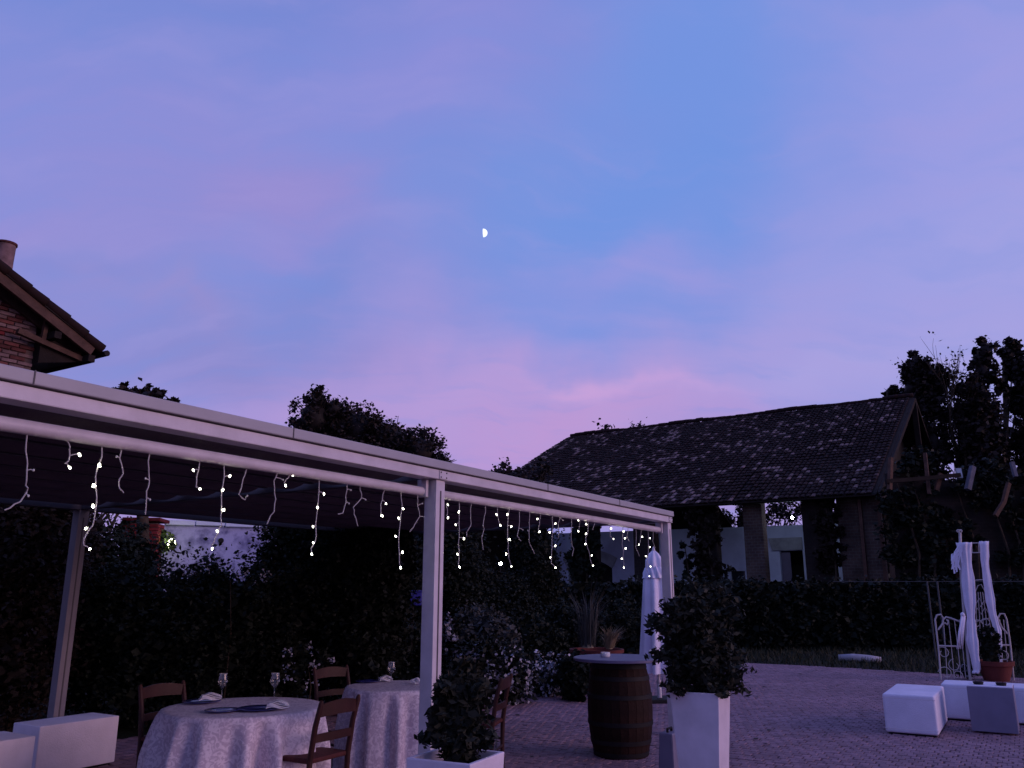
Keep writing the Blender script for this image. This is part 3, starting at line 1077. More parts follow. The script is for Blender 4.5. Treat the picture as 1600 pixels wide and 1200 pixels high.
# ruined lean-to at the right of the barn
rw = thing('ruined_wall', 'dark roofless wall with broken timber posts right of the barn', 'wall', (14.6, 31.0, 0), 0)
rw_l = lambda px, py, Y: D(px, py, Y) - Vector((14.6, 31.0, 0))
a = rw_l(1392, 742, 31.5)
w_ = MB()
x = a.x
while x < 13:
    dx = random.uniform(.7, 1.5)
    top = 6.0 + random.uniform(-.35, .25) - (.9 if 3.0 < x < 4.4 else 0)
    w_.box((x + dx / 2, .8, top / 2), (dx, .5, top))
    x += dx
w_.build('masonry', M['ruin_brick'], rw)
def rpost(pts, r, m_):
    q = MB()
    vs = [rw_l(*p) for p in pts]
    for i in range(len(vs) - 1):
        q.beam(vs[i], vs[i + 1], r, r)
    q.build('timber', M[m_], rw)
rpost([(1520, 729, 30.2), (1512, 765, 30.1)], .17, 'wood_pale')
rpost([(1581, 722, 30.2), (1587, 745, 30.1)], .13, 'wood_pale')
rpost([(1576, 755, 29.9), (1568, 785, 29.8), (1555, 806, 29.7)], .13, 'wood_old')
rpost([(1497, 733, 30.4), (1500, 748, 30.3)], .18, 'lintel')
rpost([(1445, 708, 30.6), (1452, 772, 30.5)], .12, 'wood_old')
rpost([(1392, 715, 30.2), (1390, 765, 30.1)], .13, 'wood_old')
rpost([(1470, 740, 30.4), (1463, 766, 30.4)], .14, 'wood_old')
rpost([(1384, 752, 30.1), (1440, 748, 30.2), (1500, 742, 30.2)], .14, 'timber_dark')
blobs = []
for k in range(26):
    blobs.append((random.uniform(a.x, 12.5), .3, random.uniform(2.2, 6.1), random.uniform(.5, 1.0), .35, random.uniform(.5, 1.1)))
iv = thing('ivy', 'wide dark ivy sheet hanging over the roofless ruined wall', 'ivy', (14.6, 31.0, 0))
link('leaves', quads_mesh('leaves', leaves_arrays(clumpy(blobs, 12000, .3, 40, .6), .13), M['leaf_dark']), iv)
vi = MB()
for k in range(7):
    x = random.uniform(a.x, 12)
    vi = MB()
    vi.tube([(x, .3, 0), (x + .3, .25, 3), (x - .2, .3, 5.6)], [.06, .05, .02], 5)
    vi.build('stem', M['bark'], iv)

# ================================================================== HEDGES, TREES
def hedge(name, label, a, b, h, th, n, size, leafm, group=None):
    a, b = Vector(a), Vector(b)
    L_ = (b - a).length
    t = thing(name, label, 'hedge', a, math.atan2((b - a).y, (b - a).x), group)
    k = max(3, int(L_ / .8))
    cm = MB()
    blobs = []
    for i in range(k):
        x = (i + .5) * L_ / k
        hh_ = h * random.uniform(.94, 1.02)
        cm.box((x, 0, hh_ * .44), (L_ / k * 1.02, th * .22, hh_ * .80))
        blobs.append((x, 0, hh_ * .5, L_ / k * .7, th * .52, hh_ * .5))
        blobs.append((x, -th * .3, hh_ * .75, L_ / k * .6, th * .25, hh_ * .25))
        blobs.append((x, -th * .3, hh_ * .28, L_ / k * .6, th * .25, hh_ * .28))
    p = clumpy(blobs, n, .3, 30, .75)
    p[:, 2] = np.clip(p[:, 2], .02, h * 1.05)
    ni = n // 3
    inn = np.stack([rng.random(ni) * L_, (rng.random(ni) - .5) * th * .85, .03 + rng.random(ni) * h * .94], 1)
    link('leaves', quads_mesh('leaves', np.concatenate([leaves_arrays(p, size), leaves_arrays(inn, size * 2.2, 1.3)]), leafm, cm), t)
    return t
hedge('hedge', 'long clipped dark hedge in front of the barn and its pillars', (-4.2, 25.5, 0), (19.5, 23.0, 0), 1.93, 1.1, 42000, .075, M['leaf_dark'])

def at_px(px, Y, z=0.0):
    p = D(px, 921, Y)
    return Vector((p.x, Y, z))
gB = 'tall bushes behind the pergola'
BUSH = [(-60, 9.6, 1.3, 3.2, 'leaf_brown', 'reddish leafed tall bush at the far left behind the pergola'),
        (45, 10.6, 1.0, 2.95, 'leaf_brown', 'brownish tall bush behind the rear pergola post, left of it'),
        (165, 12.0, 0.8, 2.55, 'leaf_mid', 'dark green bush left of the red brick gate pillar'),
        (250, 11.0, 0.9, 2.0, 'leaf_mid', 'low bush below the red brick gate pillar'),
        (335, 11.3, 0.95, 2.05, 'leaf_mid', 'dark bush in front of the mottled garden wall'),
        (425, 11.8, 0.9, 2.2, 'leaf_dark', 'dark bush under the right end of the mottled garden wall'),
        (505, 12.4, 1.0, 3.3, 'leaf_dark', 'tall black bush in mid pergola between the two tables'),
        (572, 12.1, 0.75, 3.0, 'leaf_dark', 'tall black bush behind the second set table'),
        (684, 17.0, 1.05, 3.6, 'leaf_dark', 'tall black bush behind the middle pergola post'),
        (770, 20.5, 1.2, 2.15, 'leaf_dark', 'tall black bush in front of the blue white floodlight'),
        (836, 23.0, 0.8, 3.9, 'leaf_dark', 'tall black bush at the left edge of the white barn wall')]
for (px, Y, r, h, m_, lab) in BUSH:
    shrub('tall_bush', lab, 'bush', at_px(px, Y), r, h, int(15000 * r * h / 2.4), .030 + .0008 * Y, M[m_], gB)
gL = 'low garden plants beyond the pergola'
for (px, Y, r, h, m_, lab, n) in [
        (630, 13.6, .7, 1.15, 'leaf_mid', 'green shrub left of the middle pergola post, behind the second table', 2600),
        (745, 15.4, .85, 1.35, 'leaf_grey', 'soft grey green shrub right of the middle pergola post', 2600),
        (830, 17.5, .9, 1.25, 'leaf_mid', 'dim green shrub behind the pale flowering drift', 2600),
        (897, 13.3, .30, .72, 'leaf_dark', 'small dark bush between the pale flowers and the barrel', 1500),
        (895, 18.0, .8, 1.4, 'leaf_mid', 'dim bush behind the barrel and dry grass', 2400),
        (975, 18.5, .8, 1.35, 'leaf_mid', 'dim bush left of the closed parasol', 2400)]:
    shrub('garden_shrub', lab, 'shrub', at_px(px, Y), r, h, n * 2, .042, M[m_], gL, core=.5)
def flowers(label, px, Y, z, rx, ry, rz, n, size=.045, core=None):
    n, size = int(n * 1.7), size * .8
    t = thing('flowering_shrub', label, 'shrub', at_px(px, Y))
    p = clumpy([(0, 0, z, rx, ry, rz)], n, .2, 14, .6)
    p[:, 2] = np.maximum(p[:, 2], .03)
    link('blossoms', quads_mesh('blossoms', leaves_arrays(p, size, 1.2), M['leaf_pale']), t)
    p2 = clumpy([(0, .08, z, rx, ry, rz)], n * 2, .25, 30, .5)
    p2[:, 2] = np.maximum(p2[:, 2], .02)
    link('foliage', quads_mesh('foliage', leaves_arrays(p2, size * 1.3), M['leaf_dark']), t)
    MB().tube([(0, .3, 0), (.03, .3, z * .6), (0, .2, z * .95)], [.012, .009, .005], 5).build('stem', M['bark'], t)
flowers('pale flowering shrub spilling onto the paving behind the potted laurel', 770, 12.9, .42, .62, .45, .42, 900, .05)
flowers('low mound of pale flowers at the paving edge left of the barrel', 826, 14.0, .24, .62, .45, .26, 700, .05)
flowers('small white flowering shrub right behind the middle pergola post', 704, 13.2, .98, .13, .12, .26, 130, .05)
flowers('scatter of pale blossoms low in the dark bushes behind the front table', 482, 10.6, .78, .38, .2, .22, 60, .04)
flowers('row of tiny white blossoms on the bush below the garden wall', 350, 10.4, 1.86, .62, .12, .09, 60, .03)
flowers('faint pale groundcover beside the barrel table', 862, 15.6, .35, .4, .3, .2, 200, .05)

# trees on the skyline
def blobs_px(base, lst):
    out = []
    for (px, py, Y, rpx, ky) in lst:
        c = D(px, py, Y)
        r = rpx / FPX * (Y * CP + (c.z - CAM_H) * SP)
        out.append((c.x - base.x, c.y - base.y, c.z, r, r, r * ky))
    return out
b0 = at_px(560, 20.5)
tree('broadleaf_tree', 'dark leafy tree rising above the pergola roof left of its middle post', 'tree', b0,
     blobs_px(b0, [(492, 655, 20, 38, 1.0), (530, 668, 20.5, 36, 1.0), (560, 674, 20.5, 44, .95), (605, 690, 20.5, 42, .9), (655, 708, 20.5, 38, .95), (468, 668, 20, 17, .9), (690, 728, 20.5, 22, .9), (560, 760, 20.5, 85, .8), (640, 765, 21, 60, .8), (497, 628, 20, 19, 1.2), (520, 640, 20, 18, 1.0)]),
     24000, .060, M['leaf_tree'], .16, clump=.26, per=30, twigs=16)
b0 = at_px(215, 16.5)
tree('round_tree', 'rounded dark treetop peeking over the pergola near the brick house', 'tree', b0,
     blobs_px(b0, [(205, 622, 16.5, 24, .8), (235, 625, 16.5, 26, .85), (262, 634, 16.5, 20, .8), (178, 618, 16.5, 10, .8), (220, 660, 16.5, 55, .6)]),
     5500, .075, M['leaf_tree'], .12, clump=.2, per=30, twigs=6)
def bare_tree(label, px, Y, top_py, r0=.12, depth=4, n=0, leafm='leaf_tree', lsize=.1, spread=.42, group=None, height=None, kids=3, lean=.45):
    base = at_px(px, Y)
    H_ = (height or D(px, top_py, Y).z) * .90
    t = thing('bare_tree', label, 'tree', base, 0, group)
    mb = MB()
    tips = []
    th_ = H_ * .38
    mb.tube([(0, 0, -.1), (.05, 0, th_ * .5), (0, .05, th_)], [r0 * 1.3, r0 * 1.05, r0 * .9], 7)
    for k in range(4):
        a = k * 1.57 + random.uniform(-.4, .4)
        limbs(mb, (0, 0, th_ * random.uniform(.8, 1)), (math.cos(a) * lean, math.sin(a) * lean, 1), H_ * .62 * .42, r0 * .6, depth - 1, spread, .22, tips, 5, kids)
    mb.build('trunk', M['bark'], t, smooth=True)
    if n:
        tp = np.array([list(p) for p in tips])
        p = tp[rng.integers(0, len(tp), n)] + rng.normal(size=(n, 3)) * H_ * .022
        link('crown', quads_mesh('crown', leaves_arrays(p, lsize), M[leafm]), t)
    return t
bare_tree('thin bare twigs just above the pergola beside the brick house', 100, 18, 592, .09, 4, 120, lsize=.08)
bare_tree('another thin treetop beside the rounded dark treetop', 142, 18, 598, .08, 4, 120, lsize=.08)
bare_tree('small sparse tree at the left end of the barn roof', 808, 44, 704, .18, 4, 1800, lsize=.17)
bare_tree('sparse treetop showing above the barn ridge', 1022, 66, 646, .24, 4, 1300, lsize=.22)
gS = 'trees seen through the open barn'
for (px, Y, tp, lab) in [(1140, 62, 770, 'sparse tree seen through the barn left of its middle pillar'), (1205, 64, 760, 'sparse tree seen through the middle gap of the barn'), (1296, 62, 765, 'sparse tree seen through the right gap of the barn')]:
    bare_tree(lab, px, Y, tp, .25, 4, 1500, 'leaf_brown', .18, .5, gS)
# ivy-clad trees at the right
gI = 'ivy clad trees right of the barn'
def ivytree(label, base_px, Y, lst, n, trunk=.25, m_='leaf_tree'):
    b0 = at_px(base_px, Y)
    return tree('ivy_clad_tree', label, 'tree', b0, blobs_px(b0, lst), n, .20, M[m_], trunk, gI, clump=.3, per=34, core=.55, inner=.5, twigs=7)
ivytree('ivy clad tree with broad tuft right above the barn gable peak', 1445, 47, [(1432, 575, 47, 20, 1.1), (1456, 590, 47, 24, 1.2), (1425, 608, 47, 19, 1.1), (1450, 632, 47, 22, 1.4), (1458, 690, 47, 17, 2.4), (1462, 760, 47, 18, 2.2), (1476, 705, 47, 13, 1.6), (1472, 655, 47, 9, 1.4)], 6500)
ivytree('small ivy tuft at the left, lowest above the barn gable', 1405, 49, [(1391, 612, 49, 11, .9), (1408, 622, 49, 13, 1.0), (1420, 640, 49, 12, 1.0), (1405, 690, 49, 14, 2.6)], 2200)
ivytree('widest dark ivy clad trunk in the group', 1530, 46, [(1540, 548, 46, 15, 1.2), (1535, 580, 46, 18, 1.3), (1518, 605, 46, 18, 1.1), (1532, 640, 46, 26, 1.5), (1534, 700, 46, 30, 1.6), (1540, 770, 46, 30, 1.8), (1505, 655, 46, 12, 1.6), (1560, 610, 46, 11, 1.6), (1562, 690, 46, 10, 1.6)], 9500)
ivytree('tall ivy column beside the widest one, with round top', 1580, 47, [(1578, 550, 47, 14, 1.2), (1583, 580, 47, 13, 1.5), (1592, 630, 47, 13, 2.4), (1597, 700, 47, 14, 3.0), (1592, 770, 47, 16, 2.0)], 5500)
ivytree('outermost ivy clad tree cut by the picture edge', 1625, 46, [(1606, 575, 46, 16, 1.3), (1618, 620, 46, 20, 1.8), (1612, 690, 46, 20, 2.0), (1620, 770, 46, 22, 2.0)], 4200, .25)
random.seed(33)
bare_tree('bare forked tree between two ivy clad trees', 1512, 48, 572, .34, 5, 700, 'leaf_tree', .12, .17, gI, lean=.2)
bare_tree('fine leafless tree low behind the ivy clad trees', 1488, 54, 605, .22, 5, 2200, 'leaf_brown', .16, .5, gI, kids=3)
bare_tree('fine leafless tree in the last bright gap', 1570, 54, 600, .2, 5, 1200, 'leaf_brown', .16, .5, gI, kids=3)

# wire fence at the right, beyond the arch
fn = thing('wire_fence', 'thin wire garden fence behind the white wedding arch', 'fence', G(1463, 1030))
fo = fn.location
f_r = MB()
pts = [(-2.2, .4), (0, 0), (.25, 0), (5.5, -.8)]
ztop_f = D(1463, 908, fo.y).z
for k, (x, y) in enumerate(pts[1:]):
    q = MB()
    q.tube([(x, y, 0), (x, y, ztop_f)], .022, 6)
    q.build('post', M['wire_fence'], fn)
for z in (ztop_f,):
    q = MB()
    q.tube([(x, y, z - .01) for x, y in pts], .007, 5)
    q.build('rail', M['wire_fence'], fn)
# pale log lying at the paving edge
lg = MB()
lg.tube([(-.42, 0, .09), (-.1, .01, .10), (.25, 0, .085), (.5, .02, .07)], [.075, .09, .085, .06], 9)
tag(lg.build('pale_log', M['pale_stone'], None, G(1341, 1035), R(-20), smooth=True), 'short pale log lying on the grass at the far paving edge', 'log')

# ================================================================== BRICK HOUSE (left)
EC = D(160, 546, 14.0)                           # lower corner of the verge, near end of the right eave
HRZ = RZ_P                                       # local x along DV, local y along NV
house = thing('brick_house', 'old red brick house with deep tiled eaves and chimney behind the pergola', 'house', Vector((EC.x, EC.y, 0)), HRZ)
HZ = EC.z
sl_ = math.tan(R(26))
OV, GV = 0.92, 0.50                              # eave overhang along x, verge overhang along y
wx1 = -OV
HWID = 7.0
wl_ = MB()                                       # gable wall body behind the bricks, side wall
zw = lambda x: HZ - .12 + (-x) * sl_ if x > -HWID / 2 - OV else HZ - .12 + (HWID + 2 * OV + x) * sl_
ridge_x = -(HWID / 2 + OV)
wl_.add([(wx1, GV, 0), (wx1 - HWID, GV, 0), (wx1 - HWID, GV, zw(wx1)), (ridge_x, GV, zw(ridge_x)), (wx1, GV, zw(wx1)),
         (wx1, GV + 9, 0), (wx1 - HWID, GV + 9, 0), (wx1 - HWID, GV + 9, zw(wx1)), (ridge_x, GV + 9, zw(ridge_x)), (wx1, GV + 9, zw(wx1))],
        [(0, 1, 2, 3, 4), (9, 8, 7, 6, 5), (0, 5, 6, 1), (1, 6, 7, 2), (4, 9, 5, 0), (2, 7, 8, 3), (3, 8, 9, 4)])
wl_.build('wall', M['mortar'], house)
brk = MB()
brk.box((0, 0, 0), (.245, .05, .058))
bmesh_ = {k: brk.mesh('brick', M[k], bevel=.006, seg=1) for k in ('brick', 'brick_red', 'brick_pale')}
row = 0
z = HZ - 2.15
while z < HZ + .9:
    x = wx1 - .125 - (.13 if row % 2 else 0)
    while x > wx1 - 1.35:
        if z < zw(x) - .1:
            k = random.choices(['brick', 'brick_red', 'brick_pale'], [.5, .06, .44])[0]
            o = link('brick', bmesh_[k], house, (x, GV - .015 + random.gauss(0, .006), z))
            o.rotation_euler = (0, random.gauss(0, .012), random.gauss(0, .012))
        x -= .26
    row += 1
    z += .071
# roof: two slopes, rafters, verge tiles, soffit
def hroof(name, x0, x1, z0, z1, th, y0, y1, m_):
    r_ = MB()
    r_.hexa([(x0, y0, z0 - th), (x1, y0, z1 - th), (x1, y1, z1 - th), (x0, y1, z0 - th), (x0, y0, z0), (x1, y0, z1), (x1, y1, z1), (x0, y1, z0)])
    return r_.build(name, m_, house)
zr_ = HZ + (-ridge_x) * sl_
roof = hroof('roof', 0, ridge_x, HZ, zr_, .05, 0, 10, M['timber_dark'])
hroof('roof', ridge_x, 2 * ridge_x, zr_, HZ, .05, 0, 10, M['timber_dark'])
vt = MB()
vt.tube([(0, 0, 0), (-.2, 0, .2 * sl_), (-.45, 0, .45 * sl_)], [.10, .09, .08], 8)
vtm = vt.mesh('roof_tile', M['tile'], smooth=True)
Lr = -ridge_x
k = 0
while k * .36 < Lr:
    for cidx in range(4):
        x = .04 - k * .36
        o = link('roof_tile', vtm, house, (x + random.gauss(0, .012), .05 + cidx * .19, HZ - x * sl_ + .045 + random.gauss(0, .012)))
        o.rotation_euler = (0, random.gauss(0, .02), random.gauss(0, .03))
    k += 1
rt_s = MB()
for cidx in range(4, 50):
    for k in range(int(Lr / .36) + 1):
        x = .04 - k * .36
        rt_s.tube([(x, .05 + cidx * .19, HZ - x * sl_ + .045), (x - .45, .05 + cidx * .19, HZ - x * sl_ + .045 + .45 * sl_)], [.10, .08], 6, cap=True)
tag(rt_s.build('roof_tiles', M['tile'], house), kind='stuff')
for y in (.06, .42):                             # verge board and first rafter
    q = MB()
    q.beam((-.15, y, HZ - .14 + .15 * sl_), (ridge_x, y, zr_ - .14), .07, .16)
    q.build('rafter', M['wood_old'], house)
for y in np.arange(1.1, 9.9, .7):
    q = MB()
    q.beam((-.06, y, HZ - .12), (wx1 - .2, y, HZ - .12 + (OV + .2 - .06) * sl_), .09, .12)
    q.build('rafter', M['timber_dark'], house)
for (xx, zz_) in ((-.16, HZ - .10), (-.80, HZ + .16)):    # purlin ends under the verge
    q = MB()
    q.beam((xx, .02, zz_ - .1), (xx, GV + 9, zz_ - .1), .12, .12)
    q.build('purlin', M['timber_dark'], house)
q = MB()
q.beam((-.20, .25, HZ - .20), (-1.35, .25, HZ + .02), .09, .09)
q.build('tie_beam', M['wood_old'], house)
q = MB()
q.beam((-.92, .25, HZ - .02), (-.90, .25, HZ + .34), .07, .07)
q.build('king_post', M['wood_old'], house)
sf = MB()                                        # dark lining under the eave
sf.hexa([(-.05, .3, HZ - .20), (wx1, .3, HZ - .42), (wx1, 9.6, HZ - .42), (-.05, 9.6, HZ - .20), (-.05, .3, HZ - .16), (wx1, .3, HZ + .1), (wx1, 9.6, HZ + .1), (-.05, 9.6, HZ - .16)])
sf.build('soffit', M['timber_dark'], house)
gt = MB()
gt.tube([(.07, -.05, HZ - .06), (.07, 4, HZ - .08), (.07, 9.9, HZ - .10)], .055, 8)
gt.build('gutter', M['dark'], house)
ch = MB()
cpos = house.matrix_world.inverted() if False else None
cl = D(7, 400, 13.4) - Vector((EC.x, EC.y, 0))
clx, cly = cl.dot(DV), cl.dot(NV)
ch.lathe([(.16, cl.z - 1.4), (.15, cl.z - .1), (.155, cl.z + .2)], 18, (clx, cly, 0))
cho = ch.build('chimney', M['brick_pale'], house, smooth=True, angle=40)
MB().lathe([(.155, cl.z + .2), (.175, cl.z + .205), (.175, cl.z + .24), (.13, cl.z + .25)], 18, (clx, cly, 0)).build('chimney_cap', M['brick'], cho)

# ================================================================== GARDEN WALL and gate pillar behind the pergola
GWY = 18.0
wa, wb_ = D(258, 812, GWY), D(470, 826, GWY + 1.2)
gwall = thing('garden_wall', 'mottled white garden wall with coping seen under the pergola roof', 'wall', Vector((wa.x, wa.y, 0)), math.atan2(wb_.y - wa.y, wb_.x - wa.x))
Lg = math.hypot(wb_.x - wa.x, wb_.y - wa.y) + .8
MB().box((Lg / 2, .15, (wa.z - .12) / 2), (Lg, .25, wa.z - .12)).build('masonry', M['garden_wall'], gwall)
n_c = 6
for i in range(n_c):
    q = MB().box(((i + .5) * Lg / n_c, .13, wa.z - .055 + random.gauss(0, .006)), (Lg / n_c - .015, .40, .11))
    q.build('coping_stone', M['plaster'], gwall, bevel=.012, seg=1)
MB().lathe([(.06, 0), (.06, .02)], 14).build('vent_hole', M['dark'], gwall, (Lg * .32, .02, wa.z - .42)).rotation_euler = (R(90), 0, 0)
pb = D(229, 812, 17.2)
pil = thing('brick_pillar', 'red brick gate pillar at the left end of the garden wall', 'pillar', Vector((pb.x, pb.y, 0)), R(8))
MB().box((0, 0, pb.z / 2 - .04), (.58, .58, pb.z - .1)).build('core', M['mortar'], pil)
z, row = pb.z - 1.15, 0
while z < pb.z - .1:
    for x in ((-.2, .05, .25) if row % 2 else (-.25, -.02, .22)):
        o = link('brick', bmesh_['brick_red'], pil, (x * .92, -.29 + random.gauss(0, .005), z))
    for y in (-.16, .1):
        o = link('brick', bmesh_['brick_red'], pil, (.29, y, z))
        o.rotation_euler = (0, 0, R(90))
    z += .072
    row += 1
MB().box((0, 0, pb.z - .02), (.74, .74, .07)).build('cap', M['brick_red'], pil, bevel=.01, seg=1)
iv = thing('ivy', 'ivy creeping over the red brick gate pillar', 'ivy', Vector((pb.x, pb.y, 0)))
link('leaves', quads_mesh('leaves', leaves_arrays(clumpy([(-.15, -.35, pb.z - .75, .3, .08, .45), (.05, -.36, pb.z - 1.0, .35, .08, .3), (-.3, -.3, pb.z - .25, .18, .1, .3)], 900, .3, 20, .2), .07), M['leaf_dark']), iv)
MB().tube([(-.1, -.36, 0), (-.05, -.36, 1.2), (-.12, -.36, pb.z - .4)], [.03, .025, .01], 5).build('stem', M['bark'], iv)
# lamp among leaves on the wall
lpos = D(268, 850, 17.35)
lm = thing('garden_lamp', 'bright warm white lamp half hidden by leaves on the garden wall', 'lamp', lpos)
MB().ball((0, 0, 0), (.085, .06, .11), 12, 8).build('globe', M['lamp_warm'], lm, smooth=True)
MB().tube([(0, .08, -.1), (0, .3, -.16), (0, .55, -.16)], .018, 6).build('bracket', M['dark'], lm)
MB().lathe([(.09, .12), (.02, .17)], 12).build('hood', M['dark'], lm)
lf = thing('climbing_plant', 'green leaves lit by the warm garden lamp', 'plant', lpos + Vector((-.04, -.14, -.35)))
link('leaves', quads_mesh('leaves', leaves_arrays(np.concatenate([clumpy([(-.16, .06, .33, .13, .10, .30)], 240, .3, 12, .2), clumpy([(.04, .0, .33, .16, .06, .24)], 60, .3, 8, .2)]), .07), M['leaf_bright']), lf)
MB().tube([(-.12, .1, -1.2), (-.14, .08, -.2), (-.1, .05, .5)], [.02, .015, .006], 5).build('stem', M['bark'], lf)
# blue-white lamp in the bushes
bpos = D(782, 881, 33.0)
bl_ = thing('garden_light', 'blue white floodlight on a pole glowing left of the white barn wall', 'lamp', Vector((bpos.x, bpos.y, 0)))
MB().tube([(0, 0, 0), (0, 0, bpos.z - .08)], .02, 6).build('pole', M['dark'], bl_)
MB().ball((0, 0, bpos.z), .058, 12, 8).build('globe', M['lamp_blue'], bl_, smooth=True)
MB().lathe([(.03, bpos.z - .12), (.055, bpos.z - .05)], 12).build('collar', M['dark'], bl_)
# blue box in the shrubs
bb = D(644, 946, 13.2)
bbx = thing('blue_box', 'small blue plastic box half hidden left of the middle post', 'box', Vector((bb.x, bb.y, bb.z)), R(12))
MB().box((0, 0, .10), (.27, .2, .20), taper=1.05).build('tub', M['blue_box'], bbx, bevel=.015)
MB().box((0, 0, .215), (.30, .23, .025)).build('lid', M['blue_box'], bbx, bevel=.01)
MB().tube([(0, 0, -bb.z), (0, 0, 0)], .03, 8).build('stand', M['dark'], bbx)

# ================================================================== PERGOLA
perg = thing('pergola', 'long white aluminium pergola with dark fabric roof over the dining tables', 'pergola', P0, RZ_P)
BAY, DEP, PS = 4.776, 4.665, .11
S0, S1 = -2 * BAY + 1.2, BAY + .06
for s in (-BAY, 0, BAY):
    for t in (0, DEP):
        q = MB()
        off = PS / 2
        q.box((s if t == 0 else s, t + (off if t == 0 else -off), 1.225), (PS, PS, 2.45))
        p_ = q.build('post', M['alu'] if t == 0 else M['alu_shaded'], perg, bevel=.006)
        MB().box((s, t + (off if t == 0 else -off), .012), (.2, .2, .016)).build('base_plate', M['alu_top'], p_)
        gr_ = MB().box((s, t + (off - PS / 2 - .002 if t == 0 else -off - PS / 2 - .002), 1.22), (.012, .004, 2.3))
        gr_.build('groove', M['rail'], p_)
def bar(name, s0, s1, t, z0, z1, th, m_, bev=.006):
    q = MB().box(((s0 + s1) / 2, t, (z0 + z1) / 2), (s1 - s0, th, z1 - z0))
    return q.build(name, m_, perg, bevel=bev)
bar('front_beam', S0, S1, .045, 2.452, 2.522, .13, M['alu'])
bar('gutter', S0, S1 + .005, .035, 2.530, 2.592, .15, M['alu_top'])
bar('beam_core', S0 + .02, S1 - .02, .055, 2.518, 2.535, .10, M['rail'], 0)
bar('back_beam', S0, S1, DEP - .06, 2.445, 2.58, .12, M['rail'])
for s in (BAY, ):
    q = MB().box((s - .01, DEP / 2, 2.515), (.12, DEP - .26, .13))
    q.build('side_beam', M['rail'], perg, bevel=.006)  # dark rail colour paints in the shade on the beam's unlit side
for s in (-BAY, 0):
    q = MB().box((s, DEP / 2, 2.50), (.09, DEP - .26, .09))
    q.build('guide_rail', M['rail'], perg, bevel=.004)
for k, (a, b) in enumerate(((S0, -BAY - .08), (-BAY + .08, -.09), (.09, BAY - .10))):
    # rolled screen tube under the beam
    q = MB().tube([(a, .10, 2.362), (b, .10, 2.362)], .034, 14)
    rt_ = q.build('roller_tube', M['alu'], perg, smooth=True, angle=40)
    for e in (a, b):
        MB().box((e, .10, 2.385), (.03, .085, .13)).build('bracket', M['alu'], rt_, bevel=.004)
    # fabric: eight panels sagging a little between the cross bars
    np_ = 8
    for i in range(np_):
        y0, y1 = .16 + i * (DEP - .34) / np_, .16 + (i + 1) * (DEP - .34) / np_
        q = MB()
        nx = 2
        for jj in range(6):
            f = jj / 5
            yy = y0 + .03 + (y1 - y0 - .06) * f
            zz_ = 2.535 - .10 * 4 * f * (1 - f) * .7
            for xx in (a, b):
                q.v.append((xx, yy, zz_))
            for xx in (a, b):
                q.v.append((xx, yy, zz_ + .006))
        for jj in range(5):
            o_ = jj * 4
            q.f += [(o_, o_ + 4, o_ + 5, o_ + 1), (o_ + 2, o_ + 3, o_ + 7, o_ + 6), (o_, o_ + 2, o_ + 6, o_ + 4), (o_ + 1, o_ + 5, o_ + 7, o_ + 3)]
        q.f += [(0, 1, 3, 2), (20, 22, 23, 21)]
        q.build('fabric_panel', M['fabric_roof'], perg, smooth=True, angle=40)
        if i:
            MB().box(((a + b) / 2, y0, 2.515), (b - a, .05, .05)).build('crossbar', M['rail'], perg, bevel=.004)

for s in (-BAY, 0, BAY - .02):
    jc = MB().box((s, -.024, 2.487), (.10, .006, .062)).build('joint_plate', M['alu'], perg, bevel=.002)
    for (dx, dz) in ((-.035, -.018), (.035, -.018), (-.035, .018), (.035, .018)):
        bo = MB().lathe([(.006, 0), (.006, .004), (.003, .006)], 8).build('bolt', M['rail'], jc, (s + dx, -.027, 2.487 + dz))
        bo.rotation_euler = (R(90), 0, 0)
for s in (-3.1, -1.55, 1.6, 3.2):
    MB().box((s, -.042, 2.561), (.006, .004, .066)).build('gutter_joint', M['rail'], perg)
# icicle light strings, hung in the plane of the roller tube
LP = W(0, .105)
def lp_(px, py):
    return on_plane(px, py, LP, NV)
def light_string(label, main, strands):
    o0 = lp_(*main[0])
    t = thing('icicle_light_string', label, 'string lights', o0, 0, 'icicle lights along the pergola front')
    mp_ = [lp_(*p) - o0 for p in main]
    MB().tube(mp_, .0028, 5).build('main_wire', M['wire'], t)
    for path, bulbs, lit in strands:
        pw = [lp_(*p) - o0 for p in path]
        fine = []
        for i in range(len(pw) - 1):
            for k in range(3):
                f = k / 3
                fine.append(pw[i].lerp(pw[i + 1], f) + NV * random.gauss(0, .003) + Vector((0, 0, random.gauss(0, .002))))
        fine.append(pw[-1])
        sm = MB().tube(fine, .0032, 5)
        ends = []
        for bpx in bulbs:
            q = lp_(*bpx) - o0
            j = min(fine, key=lambda p: (p - q).length)
            d_ = (q - j)
            if d_.length < .006:
                d_ = Vector((0, 0, -1)) * .02
            q2 = q - NV * .012
            sm.tube([j, (j + q2) / 2 + Vector((0, 0, .004)), q2], .0028, 4)
            ends.append((q2, d_.normalized()))
        so_ = sm.build('strand', M['wire'], t)
        for (q, d_) in ends:
            if lit:
                bm_ = MB()
                u_ = random.uniform(.75, 1.2)
                bm_.ball((0, 0, 0), (.0050 * u_, .0050 * u_, .0090 * u_), 8, 6)
                for kk in range(3):
                    an_ = random.uniform(0, 6.28)
                    bm_.tube([(0, 0, 0), (.0095 * u_ * math.cos(an_), .0095 * u_ * math.sin(an_) * .6, .008 * random.uniform(-1, 1))], [.003 * u_, .001], 5)
                bo_ = bm_.build('bulb', M['bulb'], so_, q, smooth=True)
                bo_.rotation_euler = (random.uniform(-.6, .6), random.uniform(-.6, .6), random.uniform(0, 6))
            else:
                MB().ball((0, 0, 0), (.006, .006, .007), 6, 4).build('bulb', M['bulb_off'], so_, q)
